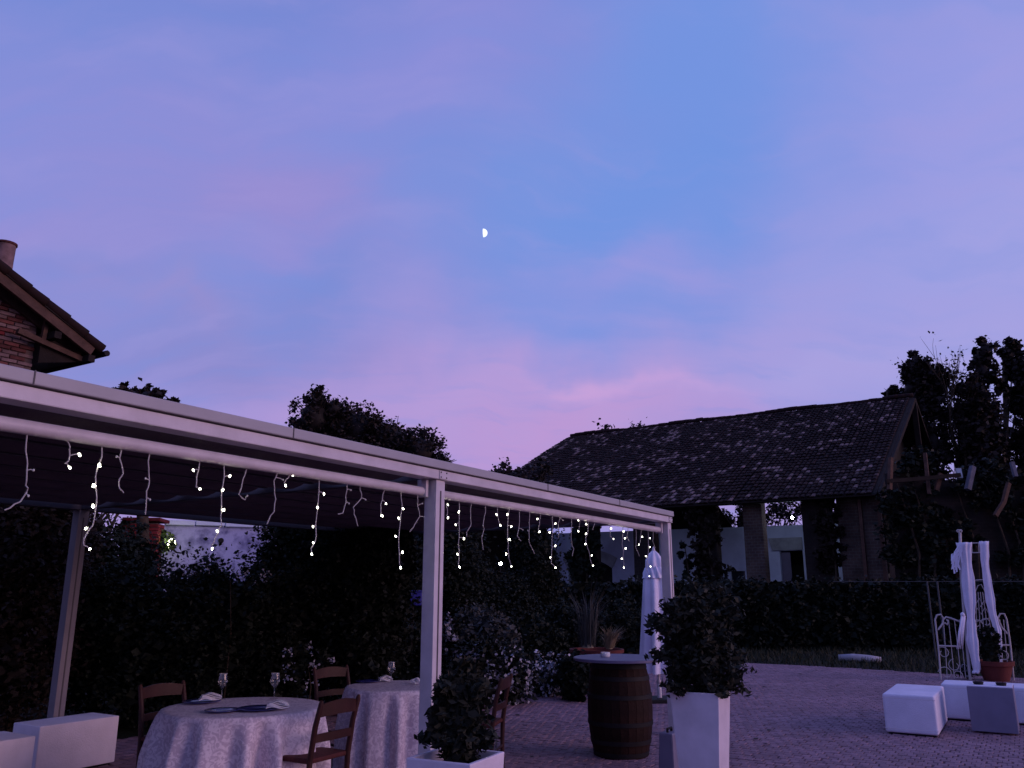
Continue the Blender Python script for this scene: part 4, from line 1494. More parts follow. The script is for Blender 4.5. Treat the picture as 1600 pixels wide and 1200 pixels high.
S1_ = [
    ([(42, 670), (40, 705), (43, 725), (41, 752), (43, 768), (31, 784), (7, 797)], [(50, 735), (42, 775)], 0),
    ([(101, 682), (109, 697), (109, 712), (107, 721), (101, 724)], [(122, 711), (107, 731)], 1),
    ([(160, 692), (159, 715), (150, 738), (149, 760), (151, 785), (145, 820), (130, 843), (131, 852)], [(153, 727), (144, 759), (143, 791), (132, 826), (138, 858)], 1),
    ([(191, 700), (187, 716), (192, 740), (185, 752), (186, 763), (193, 770)], [(180, 714)], 0),
    ([(234, 706), (231, 722), (234, 752), (229, 766), (227, 804)], [(225, 748), (232, 781)], 0),
    ([(313, 716), (308, 745), (306, 761)], [(300, 735), (310, 764)], 1),
    ([(351, 722), (350, 745), (347, 765), (346, 790), (345, 820), (338, 838), (330, 852)], [(357, 744), (346, 766), (347, 797), (337, 830), (329, 858)], 1),
    ([(387, 729), (380, 748), (377, 762), (373, 772), (383, 781)], [(384, 775)], 0),
    ([(435, 736), (428, 752), (431, 780), (427, 800), (417, 819)], [(440, 750)], 0),
    ([(454, 739), (447, 750), (444, 755)], [(455, 742), (444, 759)], 1),
    ([(499, 746), (497, 780), (494, 820), (493, 846), (486, 856)], [(504, 772), (494, 793), (487, 823), (487, 848), (485, 866)], 1),
    ([(542, 754), (540, 785), (535, 802), (528, 803)], [(546, 766), (543, 787)], 0),
    ([(562, 758), (565, 778), (552, 793), (555, 808), (559, 822)], [(569, 781)], 0),
    ([(601, 765), (595, 788), (595, 803)], [(601, 787), (595, 806)], 1),
    ([(627, 767), (627, 800), (623, 840), (624, 880)], [(628, 795), (621, 810), (616, 838), (627, 863), (624, 887)], 1),
    ([(652, 769), (653, 790), (655, 807), (648, 820), (640, 831)], [(661, 808), (658, 787)], 0)]
light_string('icicle light string on the nearer bay, left of the middle post', [(-40, 657), (42, 668), (160, 690), (313, 714), (435, 734), (499, 745), (560, 757), (601, 764), (640, 767), (668, 766)], S1_)
S2_ = [
    ([(698, 786), (699, 800), (698, 806)], [(698, 789), (698, 809)], 1),
    ([(718, 776), (717, 805), (717, 840), (717, 868), (716, 882)], [(715, 800), (710, 820), (723, 842), (713, 866), (716, 886)], 1),
    ([(737, 780), (735, 800), (736, 818), (730, 829), (729, 838)], [], 0),
    ([(759, 783), (758, 800), (754, 821), (757, 825), (753, 840), (755, 859)], [(753, 822), (751, 838)], 0),
    ([(778, 788), (777, 808), (780, 818)], [(774, 804), (780, 821)], 1),
    ([(796, 789), (793, 820), (794, 850), (795, 872)], [(791, 804), (797, 823), (794, 843), (789, 866), (797, 885)], 1),
    ([(812, 793), (811, 826), (808, 838), (814, 845)], [(815, 828)], 0),
    ([(827, 797), (827, 826), (826, 846), (835, 865)], [(823, 829)], 0),
    ([(845, 800), (843, 820), (841, 828)], [(838, 811), (841, 831)], 1),
    ([(863, 804), (863, 830), (862, 855), (861, 880)], [(866, 818), (857, 832), (866, 853), (858, 871), (866, 887)], 1),
    ([(876, 806), (873, 818), (872, 841)], [(878, 813)], 0),
    ([(893, 808), (892, 840), (896, 858), (894, 869)], [], 0),
    ([(906, 810), (905, 825)], [(901, 805), (902, 813), (902, 830)], 1),
    ([(919, 812), (918, 830), (915, 845), (920, 862), (924, 880)], [(914, 819), (914, 834), (913, 850), (923, 868), (925, 884)], 1),
    ([(930, 815), (926, 828)], [], 0),
    ([(953, 819), (953, 838)], [(953, 826), (957, 842)], 1),
    ([(974, 822), (972, 850), (975, 880)], [(973, 830), (975, 841), (976, 857), (970, 873), (973, 887)], 1),
    ([(982, 823), (980, 840), (984, 846)], [], 0),
    ([(994, 825), (994, 855), (999, 869)], [], 0),
    ([(1002, 827), (1000, 848)], [(1002, 839), (997, 851)], 1),
    ([(1013, 829), (1013, 860), (1010, 890)], [(1014, 841), (1014, 855), (1008, 869), (1015, 885), (1013, 900)], 1),
    ([(1021, 830), (1020, 845), (1024, 856)], [], 0)]
light_string('icicle light string on the farther bay, right of the middle post', [(692, 769), (718, 775), (778, 786), (827, 796), (863, 803), (906, 810), (953, 819), (994, 825), (1030, 830)], S2_)

# ================================================================== TABLES
def tablecloth_mesh(r, h, folds, seed, flare=.07):
    rnd = random.Random(seed)
    ph = [rnd.uniform(0, 6.28) for _ in range(5)]
    n = 168
    prof = [(0.001, h), (r * .3, h + .001), (r * .6, h), (r * .93, h), (r * .985, h - .004), (r, h - .016), (r * 1.005, h - .05)]
    for k in range(1, 15):
        f = k / 14
        prof.append((r * (1.005 + flare * f * .55), h - .05 - (h - .065) * f))
    def fn(rr, z, an, i):
        f = max(0.0, (h - .02 - z) / h)
        if f <= 0:
            return rr
        w = math.sin(folds * an + ph[0] + .6 * math.sin(3 * an + ph[1])) + .5 * math.sin((folds * 1.7) * an // 1 * 0 + (folds + 7) * an + ph[2]) + .35 * math.sin(5 * an + ph[3])
        w = math.copysign(abs(w) ** 1.2, w)
        return rr * (1 + .085 * min(1, f * 2.4) ** .7 * w * 1.15)
    m = MB().lathe(prof, n, cap=False, fn=fn)
    return m
def dressed_table(loc, r, label_t, label_c, seed, rz=0):
    t = thing('round_table', label_t, 'table', loc, rz, 'round dining tables')
    MB().lathe([(r * .96, .715), (r * .96, .742)], 40).build('tabletop', M['wood_old'], t)
    MB().lathe([(.05, .06), (.045, .715)], 12).build('pedestal', M['dark'], t)
    for k in range(4):
        a = k * math.pi / 2
        MB().beam((0, 0, .05), (math.cos(a) * .36, math.sin(a) * .36, .025), .05, .04).build('foot', M['dark'], t)
    c = tablecloth_mesh(r, .752, 15, seed).build('tablecloth', M['cloth'], None, loc, rz, smooth=True)
    tag(c, label_c, 'tablecloth', 'white tablecloths to the ground')
T1 = G(381, 1104, .75)
T1.z = 0
T2 = G(620, 1071, .75)
T2.z = 0
dressed_table(T1, .625, 'larger round dining table in front, under its cloth', 'white damask cloth on the front table, beside the white boxes', 3)
dressed_table(T2, .49, 'smaller round dining table by the middle pergola post', 'white damask cloth on the rear table, by the middle post', 11, .8)
def wine_glass(p, label, s=1.0):
    t = thing('wine_glass', label, 'glass', p, 0, 'wine glasses on the dining tables')
    pr = [(.034, .0), (.034, .003), (.006, .008), (.0042, .02), (.0042, .085), (.012, .092), (.033, .112), (.041, .138), (.040, .165), (.034, .205)]
    MB().lathe([(a * s, b * s) for a, b in pr], 28, cap=True if False else False).build('bowl', M['glass'], t, smooth=True)
    MB().lathe([(.0345 * s, .2045 * s), (.0335 * s, .2065 * s)], 28, cap=False).build('rim', M['ceramic'], t, smooth=True)
    MB().lathe([(.001, .0935 * s), (.018 * s, .0985 * s), (.0315 * s, .113 * s), (.0385 * s, .134 * s), (.001, .134 * s)], 24, cap=False).build('base_glint', M['glass'], t, smooth=True)
def on_table(px, py):
    return G(px, py, .7535)
wine_glass(on_table(346, 1093), 'wine glass standing by the far napkin on the front table')
wine_glass(on_table(428, 1092), 'wine glass standing right of the middle of the front table')
wine_glass(on_table(611, 1067), 'wine glass on the rear table by the post', .95)
def plate(p, r, label):
    t = MB().lathe([(.001, .002), (r * .6, .002), (r * .66, .006), (r, .014), (r, .017), (r * .65, .010), (r * .55, .006), (.001, .006)], 36, cap=False)
    tag(t.build('plate', M['plate'], None, p, smooth=True), label, 'plate', 'blue plates on the dining tables')
plate(on_table(405, 1109), .165, 'blue plate nearest the chair, under the folded napkin on the front table')
plate(on_table(372, 1112) + Vector((-.12, .0, .0)), .13, 'empty blue plate near the front edge of the front table')
plate(on_table(315, 1098), .15, 'blue plate at the far left of the front table')
plate(on_table(575, 1066), .12, 'blue plate on the rear table')
def napkin(p, rz, label, s=1.0):
    t = MB()
    for k in range(5):
        n = 12
        z0 = .012 + k * .011
        L_, W_ = (.17 - .010 * k) * s, (.11 - .006 * k) * s
        ox = random.gauss(0, .006)
        b0_ = len(t.v)
        for i in range(n):
            f = i / (n - 1)
            zz_ = z0 * .8 + .006 * math.sin(f * 7 + k) + .004 * math.sin(math.pi * f)
            for (yy, dz) in ((-W_ / 2, 0), (W_ / 2, 0), (W_ / 2, .006), (-W_ / 2, .006)):
                t.v.append((ox + (f - .5) * L_, yy + .006 * math.sin(f * 9 + k), zz_ + dz))
        for i in range(n - 1):
            a_ = b0_ + i * 4
            for e in range(4):
                e2 = (e + 1) % 4
                t.f.append((a_ + e, a_ + 4 + e, a_ + 4 + e2, a_ + e2))
        t.f += [(b0_, b0_ + 1, b0_ + 2, b0_ + 3), (b0_ + 4 * n - 1, b0_ + 4 * n - 2, b0_ + 4 * n - 3, b0_ + 4 * n - 4)]
    tag(t.build('napkin', M['napkin'], None, p, rz, smooth=True, angle=35), label, 'napkin', 'folded white napkins')
napkin(on_table(434, 1110) + Vector((0, 0, .012)), R(12), 'folded white napkin at the front right of the front table')
napkin(on_table(328, 1097) + Vector((0, 0, .012)), R(25), 'folded white napkin at the far left of the front table')
napkin(on_table(602, 1065), R(20), 'folded white napkin beside the glass on the rear table', .8)
napkin(on_table(650, 1069), R(-10), 'small white napkin at the right edge of the rear table', .6)

# ================================================================== CHAIRS
def make_chair(label, loc, rz):
    t = thing('dining_chair', label, 'chair', loc, rz, 'red brown ladder back chairs')
    wd_ = M['chair_wood']
    hw_, hd = .205, .215
    for sx in (-1, 1):                           # rear legs sweep up into the back posts
        MB().tube([(sx * hw_, -hd, 0), (sx * hw_, -hd + .005, .25), (sx * hw_, -hd, .45), (sx * hw_, -hd - .035, .68), (sx * hw_, -hd - .08, .84), (sx * hw_, -hd - .085, .865)], [.018, .020, .022, .021, .019, .012], 10).build('back_post', wd_, t, smooth=True, angle=50)
        MB().tube([(sx * (hw_ + .01), hd, 0), (sx * (hw_ + .01), hd, .40), (sx * (hw_ + .01), hd, .458), (sx * (hw_ + .01), hd, .472)], [.019, .022, .024, .015], 10).build('leg', wd_, t, smooth=True, angle=50)
        for z_ in (.16, .28):
            MB().tube([(sx * (hw_ + .003), -hd, z_), (sx * (hw_ + .008), hd, z_)], .011, 8).build('stretcher', wd_, t, smooth=True, angle=50)
    for (y_, z_) in ((hd, .20), (-hd, .22)):
        MB().tube([(-hw_, y_, z_), (hw_, y_, z_)], .011, 8).build('stretcher', wd_, t, smooth=True, angle=50)
    q = MB()
    q.box((0, .002, .445), (2 * hw_ + .02, 2 * hd + .01, .035))
    q.build('seat', M['seat'], t, bevel=.014, seg=3, smooth=True, angle=40)
    for (zc, hgt, arch) in ((.60, .055, .008), (.79, .085, .026)):
        n = 10
        sm = MB()
        for i in range(n + 1):
            f = i / n
            x = (f - .5) * 2 * hw_
            yb = -hd - .005 - (zc - .45) * .19 - .028 * (1 - (2 * f - 1) ** 2)
            up = arch * (1 - (2 * f - 1) ** 2)
            for (dy, dz) in ((0, -hgt / 2 + up * .35), (.014, -hgt / 2 + up * .35), (.011, hgt / 2 + up), (-.003, hgt / 2 + up)):
                sm.v.append((x, yb + dy, zc + dz))
        for i in range(n):
            for e in range(4):
                e2 = (e + 1) % 4
                sm.f.append((i * 4 + e, i * 4 + e2, i * 4 + 4 + e2, i * 4 + 4 + e))
        sm.f += [(3, 2, 1, 0), (n * 4, n * 4 + 1, n * 4 + 2, n * 4 + 3)]
        sm.build('back_slat', wd_, t, smooth=True, angle=40)
    return t
def face(frm, to):
    d_ = to - frm
    return math.atan2(d_.y, d_.x) - math.pi / 2
cA = Vector((-1.54, 6.67, 0))
cA.z = 0
chair = make_chair('ladder back chair nearest the viewer, right of the front table', cA, R(60))
for (px, py, zt, tgt, dr_a, lab) in [(522, 1042, .86, T2, 0, 'ladder back chair between the two tables, at the rear table'),
                                     (260, 1068, .86, T1, 0, 'ladder back chair in the dark at the far left of the front table'),
                                     (782, 1056, .86, T2, 0, 'ladder back chair right of the rear table, behind the potted laurel')]:
    c = G(px, py, zt)
    c.z = 0
    dd = (tgt - c)
    dd.z = 0
    c = c + dd.normalized() * .24
    cc = copy_tree(chair)
    cc.location = c
    cc.rotation_euler = (0, 0, face(c, tgt) + dr_a)
    cc['label'] = lab

# ================================================================== BARREL TABLE
bt = thing('barrel_table', 'dark oak barrel with round blue grey top used as a standing table', 'barrel', G(971, 1181))
BH = .925
def br_(f):
    return .268 + .066 * (1 - (2 * f - 1) ** 2)
NS = 24
stm = MB()
nz_ = 8
for i in range(nz_ + 1):
    f = i / nz_
    r_ = br_(f)
    for (a, rr) in ((-.5, 0), (.5, 0), (.5, -.022), (-.5, -.022)):
        an = a * 2 * math.pi / NS * .965
        stm.v.append(((r_ + rr) * math.cos(an), (r_ + rr) * math.sin(an), f * BH))
for i in range(nz_):
    for e in range(4):
        e2 = (e + 1) % 4
        stm.f.append((i * 4 + e, i * 4 + e2, i * 4 + 4 + e2, i * 4 + 4 + e))
stm.f += [(3, 2, 1, 0), (nz_ * 4, nz_ * 4 + 1, nz_ * 4 + 2, nz_ * 4 + 3)]
stmesh = stm.mesh('stave', M['barrel'], smooth=True, angle=40)
for k in range(NS):
    link('stave', stmesh, bt, (0, 0, 0), 2 * math.pi * k / NS)
for f in (.045, .17, .36, .64, .83, .955):
    hr = MB().lathe([(br_(f - .02) + .002, BH * f - .022), (br_(f - .02) + .006, BH * f - .02), (br_(f + .02) + .006, BH * f + .02), (br_(f + .02) + .002, BH * f + .022)], 48, cap=False)
    hr.build('hoop', M['hoop'], bt, smooth=True, angle=40)
MB().lathe([(.25, BH - .05), (.25, BH - .02)], 36).build('head', M['barrel'], bt)
MB().lathe([(.05, BH - .02), (.46, BH + .004), (.475, BH + .010), (.475, BH + .030), (.465, BH + .036), (.001, BH + .036)], 56, cap=False).build('table_top', M['table_top'], bt, smooth=True, angle=30)
def cup(p, label, r=.05, h=.045):
    t = MB().lathe([(.001, 0), (r * .85, 0), (r, h * .2), (r, h), (r * .86, h), (r * .84, h * .3), (.001, h * .25)], 24, cap=False)
    tag(t.build('ashtray', M['ceramic'], None, p, smooth=True, angle=40), label, 'ashtray', 'white ashtrays on the barrel table')
cup(G(946, 1026, BH + .037), 'white ashtray at the left on the barrel table')
cup(G(1019, 1023, BH + .037), 'white ashtray at the right on the barrel table, by the laurel', .04)

# ================================================================== CLOSED PARASOL
UB = G(1031, 1097)
um = thing('closed_parasol', 'closed white parasol tied with a band at the pergola corner', 'parasol', UB, R(10))
MB().lathe([(.019, .04), (.019, 2.26)], 12).build('pole', M['alu'], um, smooth=True, angle=40)
MB().box((0, 0, .035), (.5, .5, .06)).build('base', M['hoop'], um, bevel=.015)
MB().lathe([(.035, .06), (.035, .3), (.025, .32)], 14).build('base_sleeve', M['alu'], um, smooth=True, angle=40)
prof = [(.03, 2.24), (.075, 2.20), (.095, 2.1), (.10, 2.0), (.085, 1.90), (.085, 1.86), (.13, 1.80), (.145, 1.6), (.17, 1.2), (.185, .85), (.195, .55), (.20, .42)]
phs = [random.uniform(0, 6.28) for _ in range(4)]
def pleat(r_, z, an, i):
    k = (2.25 - z) / 1.8
    w = .5 + .5 * math.cos(8 * an + .9 * math.sin(2 * an + phs[0]) + .5 * math.sin(z * 3))
    return r_ * (1 - (.18 + .30 * k) * w) * (1 + .06 * math.sin(3 * an + z * 2 + phs[1]))
MB().lathe([(a * 1.45 if b < 2.15 else a, b) for a, b in prof], 128, cap=False, fn=pleat).build('canopy', M['voile'], um, smooth=True)
def frill(r_, z, an, i):
    return r_ * (1 + .16 * math.sin(11 * an + z * 20))
MB().lathe([(.10, 2.02), (.135, 1.97), (.160, 1.90), (.175, 1.82)], 96, cap=False, fn=frill).build('valance', M['voile'], um, smooth=True)
MB().lathe([(.118, 1.85), (.13, 1.86), (.13, 1.90), (.118, 1.91)], 24, cap=False).build('band', M['voile'], um, smooth=True)
MB().lathe([(.03, 2.24), (.022, 2.27), (.012, 2.30), (.001, 2.31)], 12, cap=False).build('finial', M['alu'], um, smooth=True)

# ================================================================== PLANTERS, BOXES
def tall_planter(loc, rz, label, top=.40, bot=.29, h=.85):
    t = thing('tall_planter', label, 'planter', loc, rz, 'tall white tapered planters')
    a, b, w_ = bot / 2, top / 2, .022
    q = MB()
    vs = []
    for (r_, z) in ((a, 0), (b, h), (b - w_, h), (b - w_ - .01, h - .09)):
        for (sx, sy) in ((-1, -1), (1, -1), (1, 1), (-1, 1)):
            vs.append((sx * r_, sy * r_, z))
    fs = [(3, 2, 1, 0)]
    for L_ in range(3):
        for e in range(4):
            e2 = (e + 1) % 4
            fs.append((L_ * 4 + e, L_ * 4 + e2, L_ * 4 + 4 + e2, L_ * 4 + 4 + e))
    q.add(vs, fs)
    q.build('shell', M['white_box'], t, bevel=.006)
    MB().box((0, 0, h - .075), ((b - w_) * 2 - .02, (b - w_) * 2 - .02, .03)).build('soil', M['soil'], t)
    return t
pl1 = G(713, 1179, .85)
pl1.z = 0
PRZ = RZ_P
tall_planter(pl1, PRZ + R(5), 'ribbed white planter nearest the viewer, in front of the middle post', .36, .28)
pl2 = G(1094, 1078, .85)
pl2.z = 0
tall_planter(pl2, PRZ + R(4), 'smooth white tall planter right of the barrel table', .40, .29)
def potted(loc, z0, r, h, n, label, m_='leaf_dark', size=.055):
    t = thing('potted_laurel', label, 'shrub', Vector((loc.x, loc.y, z0)), 0, 'laurel bushes in white planters')
    blobs = [(0, 0, h * .45, r * .6, r * .6, h * .42)]
    for k in range(9):
        a = k * 2.4
        kr = random.uniform(.25, .5)
        blobs.append((math.cos(a) * r * .55, math.sin(a) * r * .55, h * (.2 + .75 * (k / 9)), r * kr, r * kr, h * .14))
    blobs.append((.03, 0, h * .92, r * .35, r * .35, h * .12))
    cm = MB()
    for b in blobs[:1]:
        cm.ball(b[:3], (b[3] * .6, b[4] * .6, b[5] * .8), 9, 7, .3)
    p = clumpy(blobs, int(n * .7), .36, 16, .5)
    sp_pts = []
    sp_lines = []
    for k in range(int(70 * (r / .2))):
        dd = Vector((random.gauss(0, 1), random.gauss(0, 1), random.gauss(.25, .8))).normalized()
        zc = h * random.uniform(.12, .76)
        a_ = Vector((.004, .004, zc))
        e_ = a_ + Vector((dd.x * r, dd.y * r, dd.z * r * .7)) * random.uniform(.8, 1.42)
        e_.z = min(max(e_.z, .04), h * 1.06)
        sp_lines.append((a_, e_))
        for q_ in range(max(8, int(n * .3 / (70 * (r / .2))))):
            f = .45 + .55 * random.random() ** .7
            sp_pts.append(a_.lerp(e_, f) + Vector((random.gauss(0, .018), random.gauss(0, .018), random.gauss(0, .018))))
    p = np.concatenate([p, np.array([tuple(q_) for q_ in sp_pts])])
    p[:, 2] = np.maximum(p[:, 2], .01)
    link('foliage', quads_mesh('foliage', leaves_arrays(p, size * .6, 2.1, .8), M[m_], cm), t)
    st = MB()
    st.tube([(0, 0, -.06), (.01, 0, h * .3), (0, .01, h * .8)], [.016, .013, .006], 7)
    for (a_, e_) in sp_lines[::2]:
        st.tube([a_, a_.lerp(e_, .6), e_], [.004, .003, .0015], 4, cap=False)
    for b in blobs[1:]:
        st.tube([(0, 0, .05), (b[0] * .6, b[1] * .6, b[2] * .8), (b[0] * 1.2, b[1] * 1.2, b[2] + .08)], [.008, .006, .003], 5)
    st.build('stem', M['bark'], t)
    return t
potted(pl1, .80, .140, .48, 4600, 'dark laurel in the nearest planter in front of the middle post', 'leaf_laurel', size=.046)
potted(pl2, .80, .325, .85, 10500, 'large dark laurel in the tall planter right of the barrel', 'leaf_laurel', .052)
def soft_block(name, label, cat, c, sx, sy, h, rz, m_='soft_box', foot=True, group=None, bev=.03, taper=1.0):
    t = thing(name, label, cat, c, rz, group)
    MB().box((0, 0, .03 + (h - .03) / 2), (sx, sy, h - .03), taper=taper).build('body', M[m_], t, bevel=bev, seg=4, smooth=True, angle=50)
    if m_ == 'soft_box':
        for zz_ in (h - .045, .075):
            MB().box((0, 0, zz_), (sx + .004, sy + .004, .007)).build('seam', M['white_box'], t, bevel=.003)
    if foot:
        MB().box((0, 0, .015), (sx - .06, sy - .06, .03)).build('plinth', M['dark'], t)
    return t
LG = 'white lounge blocks in the yard'
soft_block('ottoman', 'white square fronted ottoman standing free on the paving at right', 'ottoman', W(6.72, -2.33), 1.25, .56, .455, RZ_P, group=LG)
soft_block('bench', 'long white bench block cut by the right picture edge', 'bench', W(7.92, -3.55), .58, 2.0, .455, RZ_P, group=LG)
pf = soft_block('low_table', 'blue grey box table in front of the white bench', 'table', W(6.94, -3.15), .50, .48, .53, RZ_P, 'grey_box', False, None, .012)
MB().box((0, 0, .535), (.49, .47, .012)).build('top', M['soft_box'], pf, bevel=.004)
for (dx, dy, lab) in ((-.08, .12, 'dark ashtray at the left on the blue grey box table'), (-.08, -.12, 'dark ashtray at the right on the blue grey box table')):
    t = MB().lathe([(.001, 0), (.05, 0), (.06, .03), (.052, .03), (.044, .008), (.001, .008)], 20, cap=False)
    tag(t.build('ashtray', M['dark'], None, W(6.94, -3.15, .541) + DV * dx + NV * dy, smooth=True), lab, 'ashtray', 'dark ashtrays on the box table')
soft_block('white_box', 'white box seat against the rear pergola post', 'box', W(-.06, 4.30), .78, .44, .45, RZ_P, 'white_seat', True, 'white boxes at the left', .012)
soft_block('white_box', 'white box seat at the left edge, nearer than the other', 'box', W(-1.16, 3.88), .84, .50, .45, RZ_P, 'white_seat', True, 'white boxes at the left', .012)
gb_ = G(1049, 1195)
gb_ = D(1049, 1141, 8.0)
gb2 = thing('grey_weight', 'dark grey box weight standing between the barrel and the planter', 'box', Vector((gb_.x, 8.1, 0)), RZ_P)
MB().box((0, 0, .19), (.24, .16, .38), taper=.82).build('body', M['grey_box'], gb2, bevel=.015)
MB().tube([(-.05, 0, .37), (-.05, 0, .41), (.05, 0, .41), (.05, 0, .37)], .012, 6).build('handle', M['dark'], gb2)

# ================================================================== POT WITH DRY GRASS behind the barrel
tp_ = D(932, 1014, 14.2)
pot = thing('terracotta_pot', 'wide terracotta bowl pot behind the barrel table', 'pot', Vector((tp_.x, 14.2, 0)), 0, 'terracotta pots')
MB().lathe([(.001, 0), (.26, 0), (.36, tp_.z * .55), (.42, tp_.z - .06), (.45, tp_.z - .05), (.45, tp_.z), (.41, tp_.z), (.38, tp_.z - .08), (.001, tp_.z - .09)], 36, cap=False).build('bowl', M['terracotta'], pot, smooth=True, angle=35)
MB().lathe([(.38, tp_.z - .075), (.001, tp_.z - .07)], 24, cap=False).build('soil', M['soil'], pot)
def blades(name, label, base, n, h, spread, m_, w=.008, cat='plant', bias=(0, 0)):
    q = MB()
    for k in range(n):
        a = random.uniform(0, 6.283)
        r0 = random.uniform(0, spread * .3)
        hh_ = h * random.uniform(.5, 1.1)
        out = spread * random.uniform(.2, 1.1)
        p0 = Vector((math.cos(a) * r0, math.sin(a) * r0, 0))
        p1 = p0 + Vector((math.cos(a) * out * .35 + bias[0] * .4, math.sin(a) * out * .35 + bias[1] * .4, hh_ * .65))
        p2 = p0 + Vector((math.cos(a) * out + bias[0], math.sin(a) * out + bias[1], hh_ * random.uniform(.8, 1.05)))
        s_ = Vector((-math.sin(a), math.cos(a), 0)) * w
        q.add([p0 - s_, p0 + s_, p1 + s_ * .8, p1 - s_ * .8, p2], [(0, 1, 2, 3), (3, 2, 4)])
    t = thing(name, label, cat, base)
    q.build('blades', M[m_], t)
    MB().lathe([(spread * .22, -.02), (spread * .12, .05), (.01, .07)], 8).build('clump', M['straw'], t)
    return t
blades('dry_grass', 'tuft of pale dry grass spilling over the terracotta bowl', D(952, 1012, 14.0), 170, .34, .26, 'straw', .007, bias=(.06, -.1))
blades('tall_grass', 'tall dim grass stems standing in the terracotta bowl', D(918, 1010, 14.3), 130, 1.05, .48, 'leaf_grey', .006)

# ================================================================== WEDDING ARCH
A0, A1 = G(1470, 1062), G(1578, 1066)
ac = (A0 + A1) / 2
arz = math.atan2(A1.y - A0.y, A1.x - A0.x)
arch = thing('wedding_arch', 'white wrought iron arch with scroll gates and tall trellis behind the bench', 'arch', ac, arz)
AY = ac.y
def al_(px, py, dy=0.0):                         # point of the arch plane, local
    p = D(px, py, AY + dy)
    v = p - ac
    return Vector((v.x * math.cos(arz) + v.y * math.sin(arz), -v.x * math.sin(arz) + v.y * math.cos(arz), v.z))
IW = M['iron_white']
def irons(name, paths, r=.012, parent=None):
    q = MB()
    for p in paths:
        q.tube(p, r, 6)
    return q.build(name, IW, parent or arch, smooth=True, angle=50)
def scroll(c, r, a0, a1, flip=1, n=12):
    return [c + Vector((flip * r * (1 - .6 * i / n) * math.cos(a0 + (a1 - a0) * i / n), 0, r * (1 - .6 * i / n) * math.sin(a0 + (a1 - a0) * i / n))) for i in range(n + 1)]
def A_(lst):
    return [al_(*p) for p in lst]
# left gate leaf
irons('gate_frame', [A_([(1470, 1062), (1467, 1020), (1461, 968), (1464, 961), (1470, 960), (1474, 966), (1473, 974), (1466, 984)]),
                     A_([(1474, 968), (1478, 964), (1486, 966), (1499, 971), (1504, 973)]),
                     A_([(1476, 973), (1480, 976), (1482, 972), (1479, 968)]),
                     A_([(1466, 1009), (1500, 1010)])], .016)
for (xa, xb) in ((1474, 1480), (1482, 1491), (1491, 1502), (1499, 1509)):
    irons('gate_bar', [A_([(xa, 968), ((xa + xb) / 2, 1010), (xb, 1060)])], .007)
irons('gate_scroll', [scroll(al_(1474, 1020), .11, 2.2, -4), scroll(al_(1478, 1052), .13, 3.0, -2.5), scroll(al_(1492, 1040), .12, 1.5, -4, -1), scroll(al_(1496, 1055), .09, 0, 5)], .007)
# right gate leaf
irons('gate_frame', [A_([(1584, 1064), (1579, 1010), (1573, 968), (1569, 959), (1563, 959), (1559, 966), (1565, 980), (1574, 990)]),
                     A_([(1560, 966), (1555, 972)]), A_([(1560, 1008), (1579, 1008)])], .016)
for (xa, xb) in ((1562, 1568), (1568, 1576)):
    irons('gate_bar', [A_([(xa, 968), ((xa + xb) / 2, 1010), (xb, 1060)])], .007)
irons('gate_scroll', [scroll(al_(1568, 1025), .10, 2, -4), scroll(al_(1572, 1045), .09, 1, -4, -1)], .010)
# tall posts, ladder top, ornate inner panel
irons('post', [A_([(1500, 832), (1502, 900), (1508, 980), (1516, 1062)])], .026)
irons('post', [A_([(1541, 848), (1546, 930), (1556, 1000), (1566, 1062)])], .026)
irons('ladder_top', [A_([(1506, 849), (1540, 848)]), A_([(1508, 864), (1541, 863)]), A_([(1518, 849), (1519, 864)]), A_([(1529, 849), (1530, 864)]), A_([(1504, 908), (1546, 905)])], .010)
irons('finial', [A_([(1499, 834), (1498, 829)]), scroll(al_(1497, 830), .03, 0, 5), scroll(al_(1501, 830), .03, 0, 5, -1)], .014)
inner = []
for k in range(7):
    x0, x1 = 1521 + k * 3.6, 1520 + k * 6.2
    inner.append(A_([(x0, 925), ((x0 + x1) / 2, 960), (x1, 1010)]))
irons('trellis_bar', inner, .007)
irons('trellis_scroll', [A_([(1520, 972), (1535, 969), (1552, 964)]), A_([(1522, 930), (1528, 915), (1533, 913), (1538, 922), (1541, 932)]),
                         A_([(1524, 945), (1530, 935), (1536, 945)]), A_([(1532, 948), (1538, 938), (1544, 947)]), A_([(1522, 962), (1527, 950), (1533, 960), (1539, 949), (1546, 960)]),
                         scroll(al_(1527, 975), .09, 0, 5.5), scroll(al_(1541, 973), .09, 0, 5.5, -1), scroll(al_(1534, 992), .09, 0, 5.5)], .008)
